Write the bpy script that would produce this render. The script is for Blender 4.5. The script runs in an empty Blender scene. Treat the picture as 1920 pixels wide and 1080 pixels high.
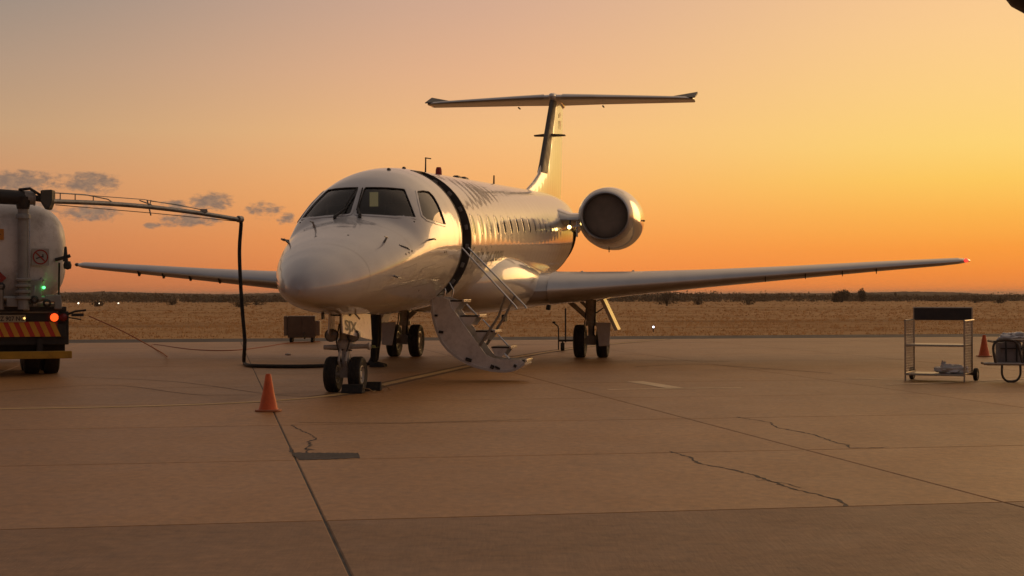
import bpy, bmesh, math, random
import numpy as np
from mathutils import Vector, Matrix, Euler
R = math.radians
random.seed(7); rng = np.random.default_rng(7)
scene = bpy.context.scene
COL = scene.collection

# ------------------------------------------------------------------ camera
CAM_H, FPX, HOR, ROLL = 1.355, 2970.0, 552.0, 0.0015
cam_d = bpy.data.cameras.new('camera'); cam = bpy.data.objects.new('camera', cam_d); COL.objects.link(cam)
cam_d.sensor_width = 36.0; cam_d.lens = FPX / 1920 * 36.0
cam_d.clip_start = 0.1; cam_d.clip_end = 8000
cam.location = (0, 0, CAM_H)
cam.rotation_euler = (math.pi / 2 + (HOR - 540) / FPX, ROLL, 0)
scene.camera = cam

# ------------------------------------------------------------------ world: hazy sunset sky
SUN_AZ, SUN_EL, GLOW = 33.0, 6.0, 0.45           # degrees to the right of the view axis / above the horizon
world = bpy.data.worlds.new('World'); scene.world = world; world.use_nodes = True
nt = world.node_tree; nt.nodes.clear(); NL = nt.links

def wmath(op, a, b=None, c=None, clamp=False):
    n = nt.nodes.new('ShaderNodeMath'); n.operation = op; n.use_clamp = clamp
    for i, x in enumerate((a, b, c)):
        if x is None: continue
        if isinstance(x, (int, float)): n.inputs[i].default_value = x
        else: NL.new(x, n.inputs[i])
    return n.outputs[0]
def smooth(x, lo, hi):
    n = nt.nodes.new('ShaderNodeMapRange'); n.interpolation_type = 'SMOOTHSTEP'
    NL.new(x, n.inputs[0]); n.inputs[1].default_value = lo; n.inputs[2].default_value = hi
    return n.outputs[0]
def lin(c): return tuple((x / 255 / 12.92 if x / 255 <= .04045 else ((x / 255 + .055) / 1.055) ** 2.4) for x in c)
def wmix(f, a, b, mode='MIX'):
    n = nt.nodes.new('ShaderNodeMix'); n.data_type = 'RGBA'; n.blend_type = mode
    if isinstance(f, (int, float)): n.inputs[0].default_value = f
    else: NL.new(f, n.inputs[0])
    for i, x in ((6, a), (7, b)):
        if isinstance(x, tuple): n.inputs[i].default_value = (*x, 1)
        else: NL.new(x, n.inputs[i])
    return n.outputs[2]
tc = nt.nodes.new('ShaderNodeTexCoord')
sx = nt.nodes.new('ShaderNodeSeparateXYZ'); NL.new(tc.outputs['Generated'], sx.inputs[0])
el = wmath('MULTIPLY', wmath('ARCSINE', sx.outputs[2]), 57.29578)
az = wmath('MULTIPLY', wmath('ARCTAN2', sx.outputs[0], sx.outputs[1]), 57.29578)
dz = wmath('ABSOLUTE', wmath('SUBTRACT', az, SUN_AZ))
dz = wmath('MINIMUM', dz, wmath('SUBTRACT', 360.0, dz))
t = wmath('SQRT', wmath('DIVIDE', wmath('MAXIMUM', el, 0.0), 90.0))
def ramp(stops):
    n = nt.nodes.new('ShaderNodeValToRGB'); cr = n.color_ramp
    while len(cr.elements) > 1: cr.elements.remove(cr.elements[-1])
    for i, (e, c) in enumerate(stops):
        p = math.sqrt(e / 90)
        el_ = cr.elements[0] if i == 0 else cr.elements.new(p)
        el_.position = p; el_.color = (*lin(c), 1)
    NL.new(t, n.inputs[0]); return n.outputs[0]
ZEN = (126, 115, 110)
near = ramp([(0, (240, 130, 62)), (.7, (252, 144, 58)), (1.6, (255, 158, 62)), (2.8, (255, 182, 78)), (4, (255, 203, 96)), (5.2, (255, 213, 118)), (7, (255, 211, 132)), (9, (254, 207, 142)), (11, (250, 201, 148)), (20, (244, 203, 158)), (40, (204, 174, 146)), (90, ZEN)])
mid = ramp([(0, (230, 122, 64)), (.8, (250, 144, 72)), (2, (254, 160, 84)), (3.6, (254, 178, 104)), (5.8, (249, 191, 129)), (8, (236, 182, 140)), (10.3, (219, 174, 146)), (14, (210, 172, 147)), (20, (203, 171, 147)), (40, (174, 151, 133)), (90, ZEN)])
side = ramp([(0, (178, 106, 72)), (.7, (194, 117, 76)), (2, (204, 132, 88)), (4, (206, 148, 106)), (5.8, (195, 158, 122)), (8, (176, 150, 128)), (10.3, (153, 140, 129)), (14, (150, 136, 126)), (20, (147, 132, 123)), (40, (140, 126, 118)), (90, ZEN)])
back = ramp([(0, (50, 46, 50)), (4, (58, 54, 60)), (10, (66, 62, 69)), (20, (70, 68, 74)), (45, (88, 84, 87)), (90, ZEN)])
sky = wmix(smooth(dz, 14, 36), near, mid)
sky = wmix(smooth(dz, 30, 56), sky, side)
sky = wmix(smooth(dz, 72, 155), sky, back)
# the glow of the haze round the sun, which stands outside the frame to the right
ang = wmath('SQRT', wmath('ADD', wmath('POWER', dz, 2.0), wmath('POWER', wmath('MULTIPLY', wmath('SUBTRACT', el, SUN_EL + 1), 1.3), 2.0)))
glow = wmath('ADD', 1.0, wmath('MULTIPLY', smooth(ang, 15, 3), GLOW))
gm = nt.nodes.new('ShaderNodeVectorMath'); gm.operation = 'SCALE'; NL.new(sky, gm.inputs[0]); NL.new(glow, gm.inputs['Scale']); sky = gm.outputs[0]
# small torn clouds low over the left of the view: (azimuth, elevation, half widths) in degrees
cv = nt.nodes.new('ShaderNodeCombineXYZ'); NL.new(az, cv.inputs[0]); NL.new(wmath('MULTIPLY', el, 1.9), cv.inputs[1])
def wnoise(scale, detail, rough=.6):
    n = nt.nodes.new('ShaderNodeTexNoise'); n.inputs['Scale'].default_value = scale
    n.inputs['Detail'].default_value = detail; n.inputs['Roughness'].default_value = rough
    NL.new(cv.outputs[0], n.inputs['Vector']); return n.outputs[0]
field = None
for a_, e_, ra, re_, w_ in [(-14.9, 3.92, .95, .34, 1), (-17.3, 3.92, 1.4, .36, .95), (-10.75, 3.30, .72, .33, 1), (-11.5, 2.66, 1.0, .27, .95),
                       (-14.9, 2.88, .95, .3, .9), (-16.7, 3.1, 1.1, .3, .6), (-12.8, 2.46, .28, .14, .9), (-12.0, 3.2, .6, .2, .55),
                       (-8.9, 3.02, .7, .3, .62), (-8.1, 2.7, .35, .3, .5), (-20.5, 3.6, 1.6, .4, .9), (-24, 3.1, 2.2, .4, .8), (-28.5, 3.9, 1.9, .45, .9), (-35, 3.3, 2.4, .5, .8)]:
    u_ = wmath('POWER', wmath('DIVIDE', wmath('SUBTRACT', az, a_), ra), 2.0)
    v_ = wmath('POWER', wmath('DIVIDE', wmath('SUBTRACT', el, e_), re_), 2.0)
    b_ = wmath('SUBTRACT', w_, wmath('ADD', u_, v_))
    field = b_ if field is None else wmath('MAXIMUM', field, b_)
field = wmath('MAXIMUM', field, -3.0)
cl = wmath('ADD', field, wmath('MULTIPLY', wmath('SUBTRACT', wnoise(2.3, 8, .62), .5), 4.4))
cl = smooth(cl, -.5, .85)
cloud_col = wmix(smooth(wnoise(3.4, 4), .35, .7), lin((134, 112, 98)), lin((164, 130, 104)))
sky = wmix(wmath('MULTIPLY', cl, .95), sky, cloud_col)
nish = nt.nodes.new('ShaderNodeTexSky'); nish.sky_type = 'NISHITA'; nish.sun_disc = False
nish.sun_elevation = R(SUN_EL); nish.sun_rotation = R(SUN_AZ); nish.air_density = 1.5; nish.dust_density = 4.0
bg_n = nt.nodes.new('ShaderNodeBackground'); NL.new(nish.outputs[0], bg_n.inputs[0]); bg_n.inputs[1].default_value = 0.05
bg_h = nt.nodes.new('ShaderNodeBackground'); NL.new(sky, bg_h.inputs[0]); bg_h.inputs[1].default_value = 1.0
mx = nt.nodes.new('ShaderNodeMixShader'); mx.inputs[0].default_value = 0.97      # the haze veils almost all of the clear sky
NL.new(bg_n.outputs[0], mx.inputs[1]); NL.new(bg_h.outputs[0], mx.inputs[2])
wo = nt.nodes.new('ShaderNodeOutputWorld'); NL.new(mx.outputs[0], wo.inputs[0])

# ------------------------------------------------------------------ the low sun, veiled by haze
sun_d = bpy.data.lights.new('sun', 'SUN'); sun = bpy.data.objects.new('sun', sun_d); COL.objects.link(sun)
sun_d.energy = 0.5; sun_d.angle = R(26); sun_d.color = (1.0, .55, .21)
sdir = Vector((math.sin(R(SUN_AZ)) * math.cos(R(SUN_EL)), math.cos(R(SUN_AZ)) * math.cos(R(SUN_EL)), math.sin(R(SUN_EL))))
sun.rotation_euler = sdir.to_track_quat('Z', 'Y').to_euler()
vs = scene.view_settings
vs.view_transform = 'Standard'; vs.look = 'None'; vs.exposure = 0.0; vs.gamma = 1.0; vs.use_curve_mapping = False
scene.cycles.use_denoising = True
scene.cycles.max_bounces = 8; scene.cycles.glossy_bounces = 4; scene.cycles.transmission_bounces = 6; scene.cycles.transparent_max_bounces = 8
scene.cycles.caustics_reflective = False; scene.cycles.caustics_refractive = False

# ------------------------------------------------------------------ helpers
def tag(o, label=None, cat=None, group=None, kind=None):
    if label: o['label'] = label
    if cat: o['category'] = cat
    if group: o['group'] = group
    if kind: o['kind'] = kind
    return o
def empty(name, loc=(0, 0, 0), rz=0.0, label=None, cat=None, group=None):
    o = bpy.data.objects.new(name, None); COL.objects.link(o); o.empty_display_size = .1
    o.location = loc; o.rotation_euler = (0, 0, rz)
    return tag(o, label, cat, group)
def frame_of(d):
    d = Vector(d).normalized(); a = Vector((0, 0, 1)) if abs(d.z) < .9 else Vector((1, 0, 0))
    x = d.cross(a).normalized(); return x, x.cross(d).normalized(), d
class MB:
    def __init__(s): s.v = []; s.f = []
    def add(s, vs_, fs):
        k = len(s.v); s.v += [tuple(p) for p in vs_]; s.f += [tuple(i + k for i in q) for q in fs]; return s
    def hexa(s, p):          # 8 points: bottom loop of four, top loop of four
        return s.add(p, [(3, 2, 1, 0), (4, 5, 6, 7), (0, 1, 5, 4), (1, 2, 6, 5), (2, 3, 7, 6), (3, 0, 4, 7)])
    def box(s, c, d, rot=None):
        x, y, z = d[0] / 2, d[1] / 2, d[2] / 2
        p = [Vector(q) for q in ((-x, -y, -z), (x, -y, -z), (x, y, -z), (-x, y, -z), (-x, -y, z), (x, -y, z), (x, y, z), (-x, y, z))]
        if rot: m = Euler(rot).to_matrix(); p = [m @ q for q in p]
        return s.hexa([q + Vector(c) for q in p])
    def tube(s, pts, r, n=8, cap=True):
        pts = [Vector(p) for p in pts]; m = len(pts); rs = r if isinstance(r, (list, tuple)) else [r] * m
        vv = []; X = None
        for i, p in enumerate(pts):
            d = (pts[min(i + 1, m - 1)] - pts[max(i - 1, 0)])
            if X is None: X, Y, d = frame_of(d)
            else:
                d = d.normalized(); X = (X - d * X.dot(d)).normalized(); Y = X.cross(d)
            for k in range(n):
                a = 2 * math.pi * k / n; vv.append(p + (X * math.cos(a) + Y * math.sin(a)) * rs[i])
        ff = [(i * n + k, i * n + (k + 1) % n, (i + 1) * n + (k + 1) % n, (i + 1) * n + k) for i in range(m - 1) for k in range(n)]
        if cap: ff += [tuple(range(n))[::-1], tuple(range((m - 1) * n, m * n))]
        return s.add(vv, ff)
    def lathe(s, prof, o=(0, 0, 0), d=(0, 0, 1), n=24, caps=False):      # prof: (radius, distance along d)
        X, Y, d = frame_of(d); o = Vector(o); vv = []; m = len(prof)
        for r, h in prof:
            for k in range(n):
                a = 2 * math.pi * k / n; vv.append(o + d * h + (X * math.cos(a) + Y * math.sin(a)) * r)
        ff = [(i * n + k, i * n + (k + 1) % n, (i + 1) * n + (k + 1) % n, (i + 1) * n + k) for i in range(m - 1) for k in range(n)]
        if caps: ff += [tuple(range(n))[::-1], tuple(range((m - 1) * n, m * n))]
        return s.add(vv, ff)
    def loft(s, rings, cap=True, close=True):
        n = len(rings[0]); m = len(rings); vv = [p for r in rings for p in r]; kk = n if close else n - 1
        ff = [(i * n + k, i * n + (k + 1) % n, (i + 1) * n + (k + 1) % n, (i + 1) * n + k) for i in range(m - 1) for k in range(kk)]
        if cap: ff += [tuple(range(n))[::-1], tuple(range((m - 1) * n, m * n))]
        return s.add(vv, ff)
    def prism(s, poly, fn, a, b):      # extrude a 2D polygon; fn(p, q, t) gives a 3D point, t runs from a to b
        n = len(poly)
        vv = [fn(p, q, a) for p, q in poly] + [fn(p, q, b) for p, q in poly]
        return s.add(vv, [tuple(range(n))[::-1], tuple(range(n, 2 * n))] + [(k, (k + 1) % n, n + (k + 1) % n, n + k) for k in range(n)])
    def build(s, name, mat, parent=None, smooth=40, bevel=0, fix=True):
        me = bpy.data.meshes.new(name); me.from_pydata(s.v, [], s.f); me.update()
        if fix:
            bm = bmesh.new(); bm.from_mesh(me); bmesh.ops.recalc_face_normals(bm, faces=bm.faces); bm.to_mesh(me); bm.free()
        if smooth:
            me.polygons.foreach_set('use_smooth', [True] * len(me.polygons)); me.set_sharp_from_angle(angle=R(smooth))
        if mat: me.materials.append(mat)
        o = bpy.data.objects.new(name, me); COL.objects.link(o)
        if parent: o.parent = parent
        if bevel:
            b = o.modifiers.new('bevel', 'BEVEL'); b.width = bevel; b.segments = 2; b.limit_method = 'ANGLE'; b.angle_limit = R(50)
        return o
def copy_tree(o, parent=None):
    c = o.copy(); COL.objects.link(c); c.parent = parent
    for ch in list(o.children): copy_tree(ch, c)
    return c
def gp(u, v, z=0.0):                    # a point of the ground (photo coordinates measured once, 1920 wide) in metres
    vv = v + ROLL * (u - 960) - HOR
    D = (CAM_H - z) * FPX / vv
    return Vector(((u - 960) / FPX * D, D, z))
def text_mesh(body, size=1.0, bold=0.0, width=None):
    cu = bpy.data.curves.new('lettering', 'FONT'); cu.body = body; cu.size = size; cu.offset = bold; cu.resolution_u = 3
    ob = bpy.data.objects.new('lettering', cu); COL.objects.link(ob)
    dg = bpy.context.evaluated_depsgraph_get(); dg.update()
    me = ob.evaluated_get(dg).to_mesh(); v = [tuple(p.co) for p in me.vertices]; f = [tuple(p.vertices) for p in me.polygons]
    ob.evaluated_get(dg).to_mesh_clear(); bpy.data.objects.remove(ob); bpy.data.curves.remove(cu)
    x0 = min(p[0] for p in v); x1 = max(p[0] for p in v); k = (width / (x1 - x0)) if width else 1
    return [((p[0] - x0) * k, p[1]) for p in v], f

# ------------------------------------------------------------------ materials
def mat(name, col, rough=.6, metal=0.0, coat=0.0, coat_r=.05, var=0.0, vscale=3.0, bump=0.0, bscale=60.0, emit=None, estr=0.0, spec=.5, dirt=0.0, dirtcol=(.1, .07, .045), objvar=0.0, stretch=None):
    m = bpy.data.materials.new(name); m.use_nodes = True; n = m.node_tree.nodes; l = m.node_tree.links
    b = n['Principled BSDF']; b.inputs['Base Color'].default_value = (*col, 1); b.inputs['Roughness'].default_value = rough
    b.inputs['Metallic'].default_value = metal; b.inputs['Coat Weight'].default_value = coat; b.inputs['Coat Roughness'].default_value = coat_r
    b.inputs['Specular IOR Level'].default_value = spec
    if emit: b.inputs['Emission Color'].default_value = (*emit, 1); b.inputs['Emission Strength'].default_value = estr
    if var or dirt or bump or objvar:
        c = n.new('ShaderNodeTexCoord'); src = c.outputs['Object']
        if stretch:
            mp = n.new('ShaderNodeMapping'); mp.inputs['Scale'].default_value = stretch; l.new(src, mp.inputs[0]); src = mp.outputs[0]
        out = None
        if var:
            t_ = n.new('ShaderNodeTexNoise'); t_.inputs['Scale'].default_value = vscale; t_.inputs['Detail'].default_value = 6; l.new(src, t_.inputs['Vector'])
            mr = n.new('ShaderNodeMapRange'); mr.inputs[1].default_value = .3; mr.inputs[2].default_value = .7; mr.inputs[3].default_value = 1 - var; mr.inputs[4].default_value = 1 + var
            l.new(t_.outputs[0], mr.inputs[0])
            mm = n.new('ShaderNodeMix'); mm.data_type = 'RGBA'; mm.blend_type = 'MULTIPLY'; mm.inputs[0].default_value = 1
            mm.inputs[6].default_value = (*col, 1); l.new(mr.outputs[0], mm.inputs[7]); out = mm.outputs[2]
            rr = n.new('ShaderNodeMapRange'); rr.inputs[1].default_value = .3; rr.inputs[2].default_value = .7; rr.inputs[3].default_value = max(.02, rough - .35 * var); rr.inputs[4].default_value = min(1, rough + .35 * var)
            l.new(t_.outputs[0], rr.inputs[0]); l.new(rr.outputs[0], b.inputs['Roughness'])
        if dirt:
            t2 = n.new('ShaderNodeTexNoise'); t2.inputs['Scale'].default_value = vscale * 2.3; t2.inputs['Detail'].default_value = 9; t2.inputs['Roughness'].default_value = .7; l.new(src, t2.inputs['Vector'])
            m2 = n.new('ShaderNodeMapRange'); m2.inputs[1].default_value = .48; m2.inputs[2].default_value = .78; m2.inputs[3].default_value = 0; m2.inputs[4].default_value = dirt
            l.new(t2.outputs[0], m2.inputs[0])
            mm = n.new('ShaderNodeMix'); mm.data_type = 'RGBA'; l.new(m2.outputs[0], mm.inputs[0])
            if out: l.new(out, mm.inputs[6])
            else: mm.inputs[6].default_value = (*col, 1)
            mm.inputs[7].default_value = (*dirtcol, 1); out = mm.outputs[2]
        if objvar:
            oi = n.new('ShaderNodeObjectInfo'); mr = n.new('ShaderNodeMapRange'); mr.inputs[3].default_value = 1 - objvar; mr.inputs[4].default_value = 1 + objvar
            l.new(oi.outputs['Random'], mr.inputs[0])
            mm = n.new('ShaderNodeMix'); mm.data_type = 'RGBA'; mm.blend_type = 'MULTIPLY'; mm.inputs[0].default_value = 1
            if out: l.new(out, mm.inputs[6])
            else: mm.inputs[6].default_value = (*col, 1)
            l.new(mr.outputs[0], mm.inputs[7]); out = mm.outputs[2]
        if out: l.new(out, b.inputs['Base Color'])
        if bump:
            t3 = n.new('ShaderNodeTexNoise'); t3.inputs['Scale'].default_value = bscale; t3.inputs['Detail'].default_value = 5; l.new(src, t3.inputs['Vector'])
            bp = n.new('ShaderNodeBump'); bp.inputs['Strength'].default_value = bump; bp.inputs['Distance'].default_value = .02; l.new(t3.outputs[0], bp.inputs['Height']); l.new(bp.outputs[0], b.inputs['Normal'])
    return m
M = {}
M['rubber'] = mat('rubber', (.018, .017, .016), .75, var=.3, vscale=8, bump=.15, bscale=90, dirt=.5, dirtcol=(.09, .07, .05))
M['dark'] = mat('dark_paint', (.028, .026, .025), .55, var=.2, vscale=5, dirt=.4)
M['black'] = mat('black_void', (.006, .006, .006), .7)
M['steel'] = mat('steel', (.34, .33, .31), .42, metal=.85, var=.25, vscale=7, dirt=.5)
M['alloy'] = mat('polished_alloy', (.72, .72, .73), .2, metal=1, var=.12, vscale=2, dirt=.12, dirtcol=(.3, .26, .22))
M['rim'] = mat('rim', (.62, .6, .56), .45, metal=.2, var=.15, vscale=9, dirt=.5)
M['grey'] = mat('grey_paint', (.33, .32, .3), .5, var=.15, vscale=4, dirt=.4)
M['gearwhite'] = mat('gear_paint', (.56, .54, .5), .45, var=.15, vscale=8, dirt=.55)
M['orange'] = mat('orange_plastic', (.78, .14, .03), .5, var=.12, vscale=9, dirt=.35, dirtcol=(.25, .06, .02))
M['yellow'] = mat('yellow_paint', (.58, .33, .03), .55, var=.2, vscale=3, dirt=.6, dirtcol=(.14, .08, .03))
M['red'] = mat('red_paint', (.38, .03, .02), .45, var=.15, vscale=6, dirt=.3)
M['white'] = mat('white_plain', (.76, .74, .7), .5, var=.08, vscale=5, dirt=.2)
M['ink'] = mat('dark_lettering', (.035, .035, .045), .4)
M['goldink'] = mat('gold_emblem', (.42, .24, .06), .4)

# aircraft paint: clear gloss over white, gentle ripple at the frames, streaks of dirt
def paint(name, col, ripple=.35):
    m = bpy.data.materials.new(name); m.use_nodes = True; n = m.node_tree.nodes; l = m.node_tree.links; b = n['Principled BSDF']
    b.inputs['Roughness'].default_value = .32; b.inputs['Coat Weight'].default_value = .9; b.inputs['Coat Roughness'].default_value = .06; b.inputs['Coat IOR'].default_value = 1.75
    c = n.new('ShaderNodeTexCoord')
    mp = n.new('ShaderNodeMapping'); mp.inputs['Scale'].default_value = (2.2, .9, .55); l.new(c.outputs['Object'], mp.inputs[0])
    t1 = n.new('ShaderNodeTexNoise'); t1.inputs['Scale'].default_value = 2.5; t1.inputs['Detail'].default_value = 8; t1.inputs['Roughness'].default_value = .65; l.new(mp.outputs[0], t1.inputs[0])
    mr = n.new('ShaderNodeMapRange'); mr.inputs[1].default_value = .5; mr.inputs[2].default_value = .85; mr.inputs[4].default_value = .28; l.new(t1.outputs[0], mr.inputs[0])
    mm = n.new('ShaderNodeMix'); mm.data_type = 'RGBA'; mm.inputs[6].default_value = (*col, 1); mm.inputs[7].default_value = (col[0] * .6, col[1] * .55, col[2] * .5, 1)
    l.new(mr.outputs[0], mm.inputs[0]); l.new(mm.outputs[2], b.inputs['Base Color'])
    mp2 = n.new('ShaderNodeMapping'); mp2.inputs['Scale'].default_value = (.5, 2.6, .5); l.new(c.outputs['Object'], mp2.inputs[0])
    t2 = n.new('ShaderNodeTexNoise'); t2.inputs['Scale'].default_value = 1.1; t2.inputs['Detail'].default_value = 1.5; l.new(mp2.outputs[0], t2.inputs[0])
    w = n.new('ShaderNodeTexWave'); w.bands_direction = 'Y'; w.inputs['Scale'].default_value = .62; w.inputs['Distortion'].default_value = .6; l.new(c.outputs['Object'], w.inputs[0])
    ad = n.new('ShaderNodeMath'); ad.operation = 'MULTIPLY_ADD'; ad.inputs[1].default_value = .35; l.new(w.outputs['Fac'], ad.inputs[0]); l.new(t2.outputs[0], ad.inputs[2])
    bp = n.new('ShaderNodeBump'); bp.inputs['Strength'].default_value = ripple; bp.inputs['Distance'].default_value = .012; l.new(ad.outputs[0], bp.inputs['Height'])
    l.new(bp.outputs[0], b.inputs['Normal']); l.new(bp.outputs[0], b.inputs['Coat Normal'])
    return m
M['paint'] = paint('aircraft_paint', (.58, .578, .578))
M['paintsmooth'] = paint('aircraft_paint_smooth', (.58, .578, .578), .08)
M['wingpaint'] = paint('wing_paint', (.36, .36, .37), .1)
M['glass'] = mat('cockpit_glass', (.02, .02, .022), .04)
_g = M['glass'].node_tree; _b = _g.nodes['Principled BSDF']
_tr = _g.nodes.new('ShaderNodeBsdfTransparent'); _tr.inputs[0].default_value = (.78, .75, .68, 1)
_gl = _g.nodes.new('ShaderNodeBsdfGlossy'); _gl.inputs['Roughness'].default_value = .03; _gl.inputs['Color'].default_value = (1, 1, 1, 1)
_fr = _g.nodes.new('ShaderNodeFresnel'); _fr.inputs[0].default_value = 1.5
_mx = _g.nodes.new('ShaderNodeMixShader'); _g.links.new(_fr.outputs[0], _mx.inputs[0]); _g.links.new(_tr.outputs[0], _mx.inputs[1]); _g.links.new(_gl.outputs[0], _mx.inputs[2])
_g.links.new(_mx.outputs[0], _g.nodes['Material Output'].inputs[0])
M['cabinglass'] = mat('cabin_pane', (.24, .225, .20), .05, coat=1, coat_r=.03)
def lamp(name, col, s): return mat(name, col, .4, emit=col, estr=s)

# ================================================================== THE SETTING
SA = R(10.5)                                  # the slabs run 10.5 degrees to the left of the view axis
def pq(p, q, z=0.0): return Vector((p * math.cos(SA) - q * math.sin(SA), p * math.sin(SA) + q * math.cos(SA), z))
def world_mat(name, c1, c2, rough, big=.25, fine=9.0, bump=.3, bdist=.01, spots=None, objvar=0.0, spec=.5, sx=(1, 1, 1), rz=0.0, broom=0.0, rvar=.12, grain=.22):
    m = bpy.data.materials.new(name); m.use_nodes = True; n = m.node_tree.nodes; l = m.node_tree.links; b = n['Principled BSDF']
    b.inputs['Roughness'].default_value = rough; b.inputs['Specular IOR Level'].default_value = spec
    g = n.new('ShaderNodeNewGeometry'); mp = n.new('ShaderNodeMapping'); mp.inputs['Scale'].default_value = sx; mp.inputs['Rotation'].default_value = (0, 0, rz); l.new(g.outputs['Position'], mp.inputs[0])
    def noise(s, d=6, r=.6, src=mp.outputs[0]):
        t_ = n.new('ShaderNodeTexNoise'); t_.inputs['Scale'].default_value = s; t_.inputs['Detail'].default_value = d; t_.inputs['Roughness'].default_value = r; l.new(src, t_.inputs['Vector']); return t_.outputs[0]
    def rng_(x, a, b_, c=0., d=1.):
        r_ = n.new('ShaderNodeMapRange'); r_.inputs[1].default_value = a; r_.inputs[2].default_value = b_; r_.inputs[3].default_value = c; r_.inputs[4].default_value = d; l.new(x, r_.inputs[0]); return r_.outputs[0]
    def mixc(f, a, b_, mode='MIX'):
        x = n.new('ShaderNodeMix'); x.data_type = 'RGBA'; x.blend_type = mode
        if isinstance(f, float): x.inputs[0].default_value = f
        else: l.new(f, x.inputs[0])
        for i, y in ((6, a), (7, b_)):
            if isinstance(y, tuple): x.inputs[i].default_value = (*y, 1)
            else: l.new(y, x.inputs[i])
        return x.outputs[2]
    col = mixc(rng_(noise(big, 8), .32, .68), c1, c2)
    col = mixc(1.0, col, rng_(noise(fine, 8, .7), .25, .75, 1 - grain, 1 + grain), 'MULTIPLY')
    if spots: col = mixc(rng_(noise(spots[0], 7, .68), spots[1], spots[1] + .14, 0, spots[2]), col, spots[3])
    if objvar:
        oi = n.new('ShaderNodeObjectInfo'); col = mixc(1.0, col, rng_(oi.outputs['Random'], 0, 1, 1 - objvar, 1 + objvar), 'MULTIPLY')
    l.new(col, b.inputs['Base Color'])
    l.new(rng_(noise(big * 3, 5), .3, .7, max(.05, rough - rvar), min(1, rough + rvar)), b.inputs['Roughness'])
    h = noise(fine * 6, 6, .7)
    if broom:
        mp2 = n.new('ShaderNodeMapping'); mp2.inputs['Rotation'].default_value = (0, 0, -SA); mp2.inputs['Scale'].default_value = (45, 5, 1); l.new(g.outputs['Position'], mp2.inputs[0])
        hb = noise(1.0, 3, .5, mp2.outputs[0]); ad = n.new('ShaderNodeMath'); ad.operation = 'MULTIPLY_ADD'; ad.inputs[1].default_value = broom; l.new(hb, ad.inputs[0]); l.new(h, ad.inputs[2]); h = ad.outputs[0]
    bp = n.new('ShaderNodeBump'); bp.inputs['Strength'].default_value = bump; bp.inputs['Distance'].default_value = bdist; l.new(h, bp.inputs['Height']); l.new(bp.outputs[0], b.inputs['Normal'])
    return m
M['concrete'] = world_mat('apron_concrete', (.335, .160, .050), (.405, .196, .062), .52, big=.5, fine=13, bump=.35, objvar=.10, spots=(.9, .57, .5, (.20, .105, .045)), grain=.34, sx=(1, .6, 1), rz=.18, spec=.5, rvar=.03)
M['concrete2'] = world_mat('apron_concrete_broomed', (.245, .128, .054), (.315, .170, .078), .62, big=.5, fine=8, bump=.3, objvar=.08, spots=(1.3, .6, .45, (.34, .23, .14)), broom=1.3, rvar=.04, grain=.34)
M['base'] = world_mat('apron_base_concrete', (.235, .14, .07), (.285, .17, .088), .6)
M['sealant'] = world_mat('joint_sealant', (.03, .022, .018), (.045, .032, .025), .7, big=2, fine=20)
M['asphalt'] = world_mat('asphalt', (.052, .043, .035), (.075, .06, .047), .8, big=.3, fine=15)
M['soil'] = world_mat('soil', (.12, .068, .036), (.17, .098, .05), .95, big=.2, fine=6)
M['field'] = world_mat('dry_field', (.52, .30, .13), (.66, .39, .18), .95, big=.045, fine=1.2, bump=.8, bdist=.1, spots=(.06, .52, .75, (.27, .145, .062)), sx=(.35, 1.6, 1), spec=.1)
M['straw'] = world_mat('dry_grass', (.48, .275, .118), (.58, .345, .155), .85, big=.06, fine=3, bump=0, spots=(.08, .54, .6, (.34, .19, .08)), sx=(.4, 1.6, 1), spec=.15)
for _m in ('straw',):      # thin dry blades let light through
    _t = M[_m].node_tree; _b = _t.nodes['Principled BSDF']; _tl = _t.nodes.new('ShaderNodeBsdfTranslucent'); _mx = _t.nodes.new('ShaderNodeMixShader'); _mx.inputs[0].default_value = .4
    _t.links.new(_b.inputs['Base Color'].links[0].from_socket, _tl.inputs[0]); _t.links.new(_b.outputs[0], _mx.inputs[1]); _t.links.new(_tl.outputs[0], _mx.inputs[2]); _t.links.new(_mx.outputs[0], _t.nodes['Material Output'].inputs[0])
M['paintline'] = world_mat('worn_yellow_line', (.74, .48, .18), (.62, .40, .15), .6, big=1.2, fine=12, spots=(1.6, .55, .5, (.3, .19, .09)))
M['whiteline'] = world_mat('worn_pale_line', (.86, .64, .38), (.76, .55, .30), .6, big=1.2, fine=12, spots=(1.8, .56, .45, (.36, .25, .14)))
M['lineedge'] = world_mat('black_line_border', (.15, .082, .036), (.20, .108, .045), .75, big=1.4, fine=12, spots=(1.2, .52, .6, (.2, .14, .1)))
M['tar'] = world_mat('tar_patch', (.055, .047, .045), (.08, .068, .062), .8, big=3, fine=25, bump=.8, spots=(5, .55, .6, (.15, .11, .085)))

g = MB(); N = 4000
g.add([(-N, -300, -.035), (N, -300, -.035), (N, 7000, -.035), (-N, 7000, -.035)], [(0, 1, 2, 3)])
tag(g.build('grass_field', M['field'], smooth=0, fix=False), kind='structure')
QE = 46.3                                      # far edge of the concrete
def sheet(name, p0, p1, q0, q1, z, m, parent=None):
    o = MB().add([pq(p0, q0, z), pq(p1, q0, z), pq(p1, q1, z), pq(p0, q1, z)], [(0, 1, 2, 3)]).build(name, m, parent, smooth=0, fix=False); return o
apron = tag(sheet('apron', -150, 150, -80, QE, -.026, M['base']), kind='structure')
o = tag(sheet('asphalt_shoulder', -150, 150, QE, 50.2, -.012, M['asphalt']), kind='structure')
PW, QW, P0, Q0 = 4.39, 3.53, .627, 9.55
K0, K1, J0 = -6, 8, -4
sl = sheet('joint_sealant', P0 + K0 * PW, P0 + K1 * PW, Q0 + J0 * QW, QE, -.009, M['sealant'], apron); sl['kind'] = 'stuff'
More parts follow.
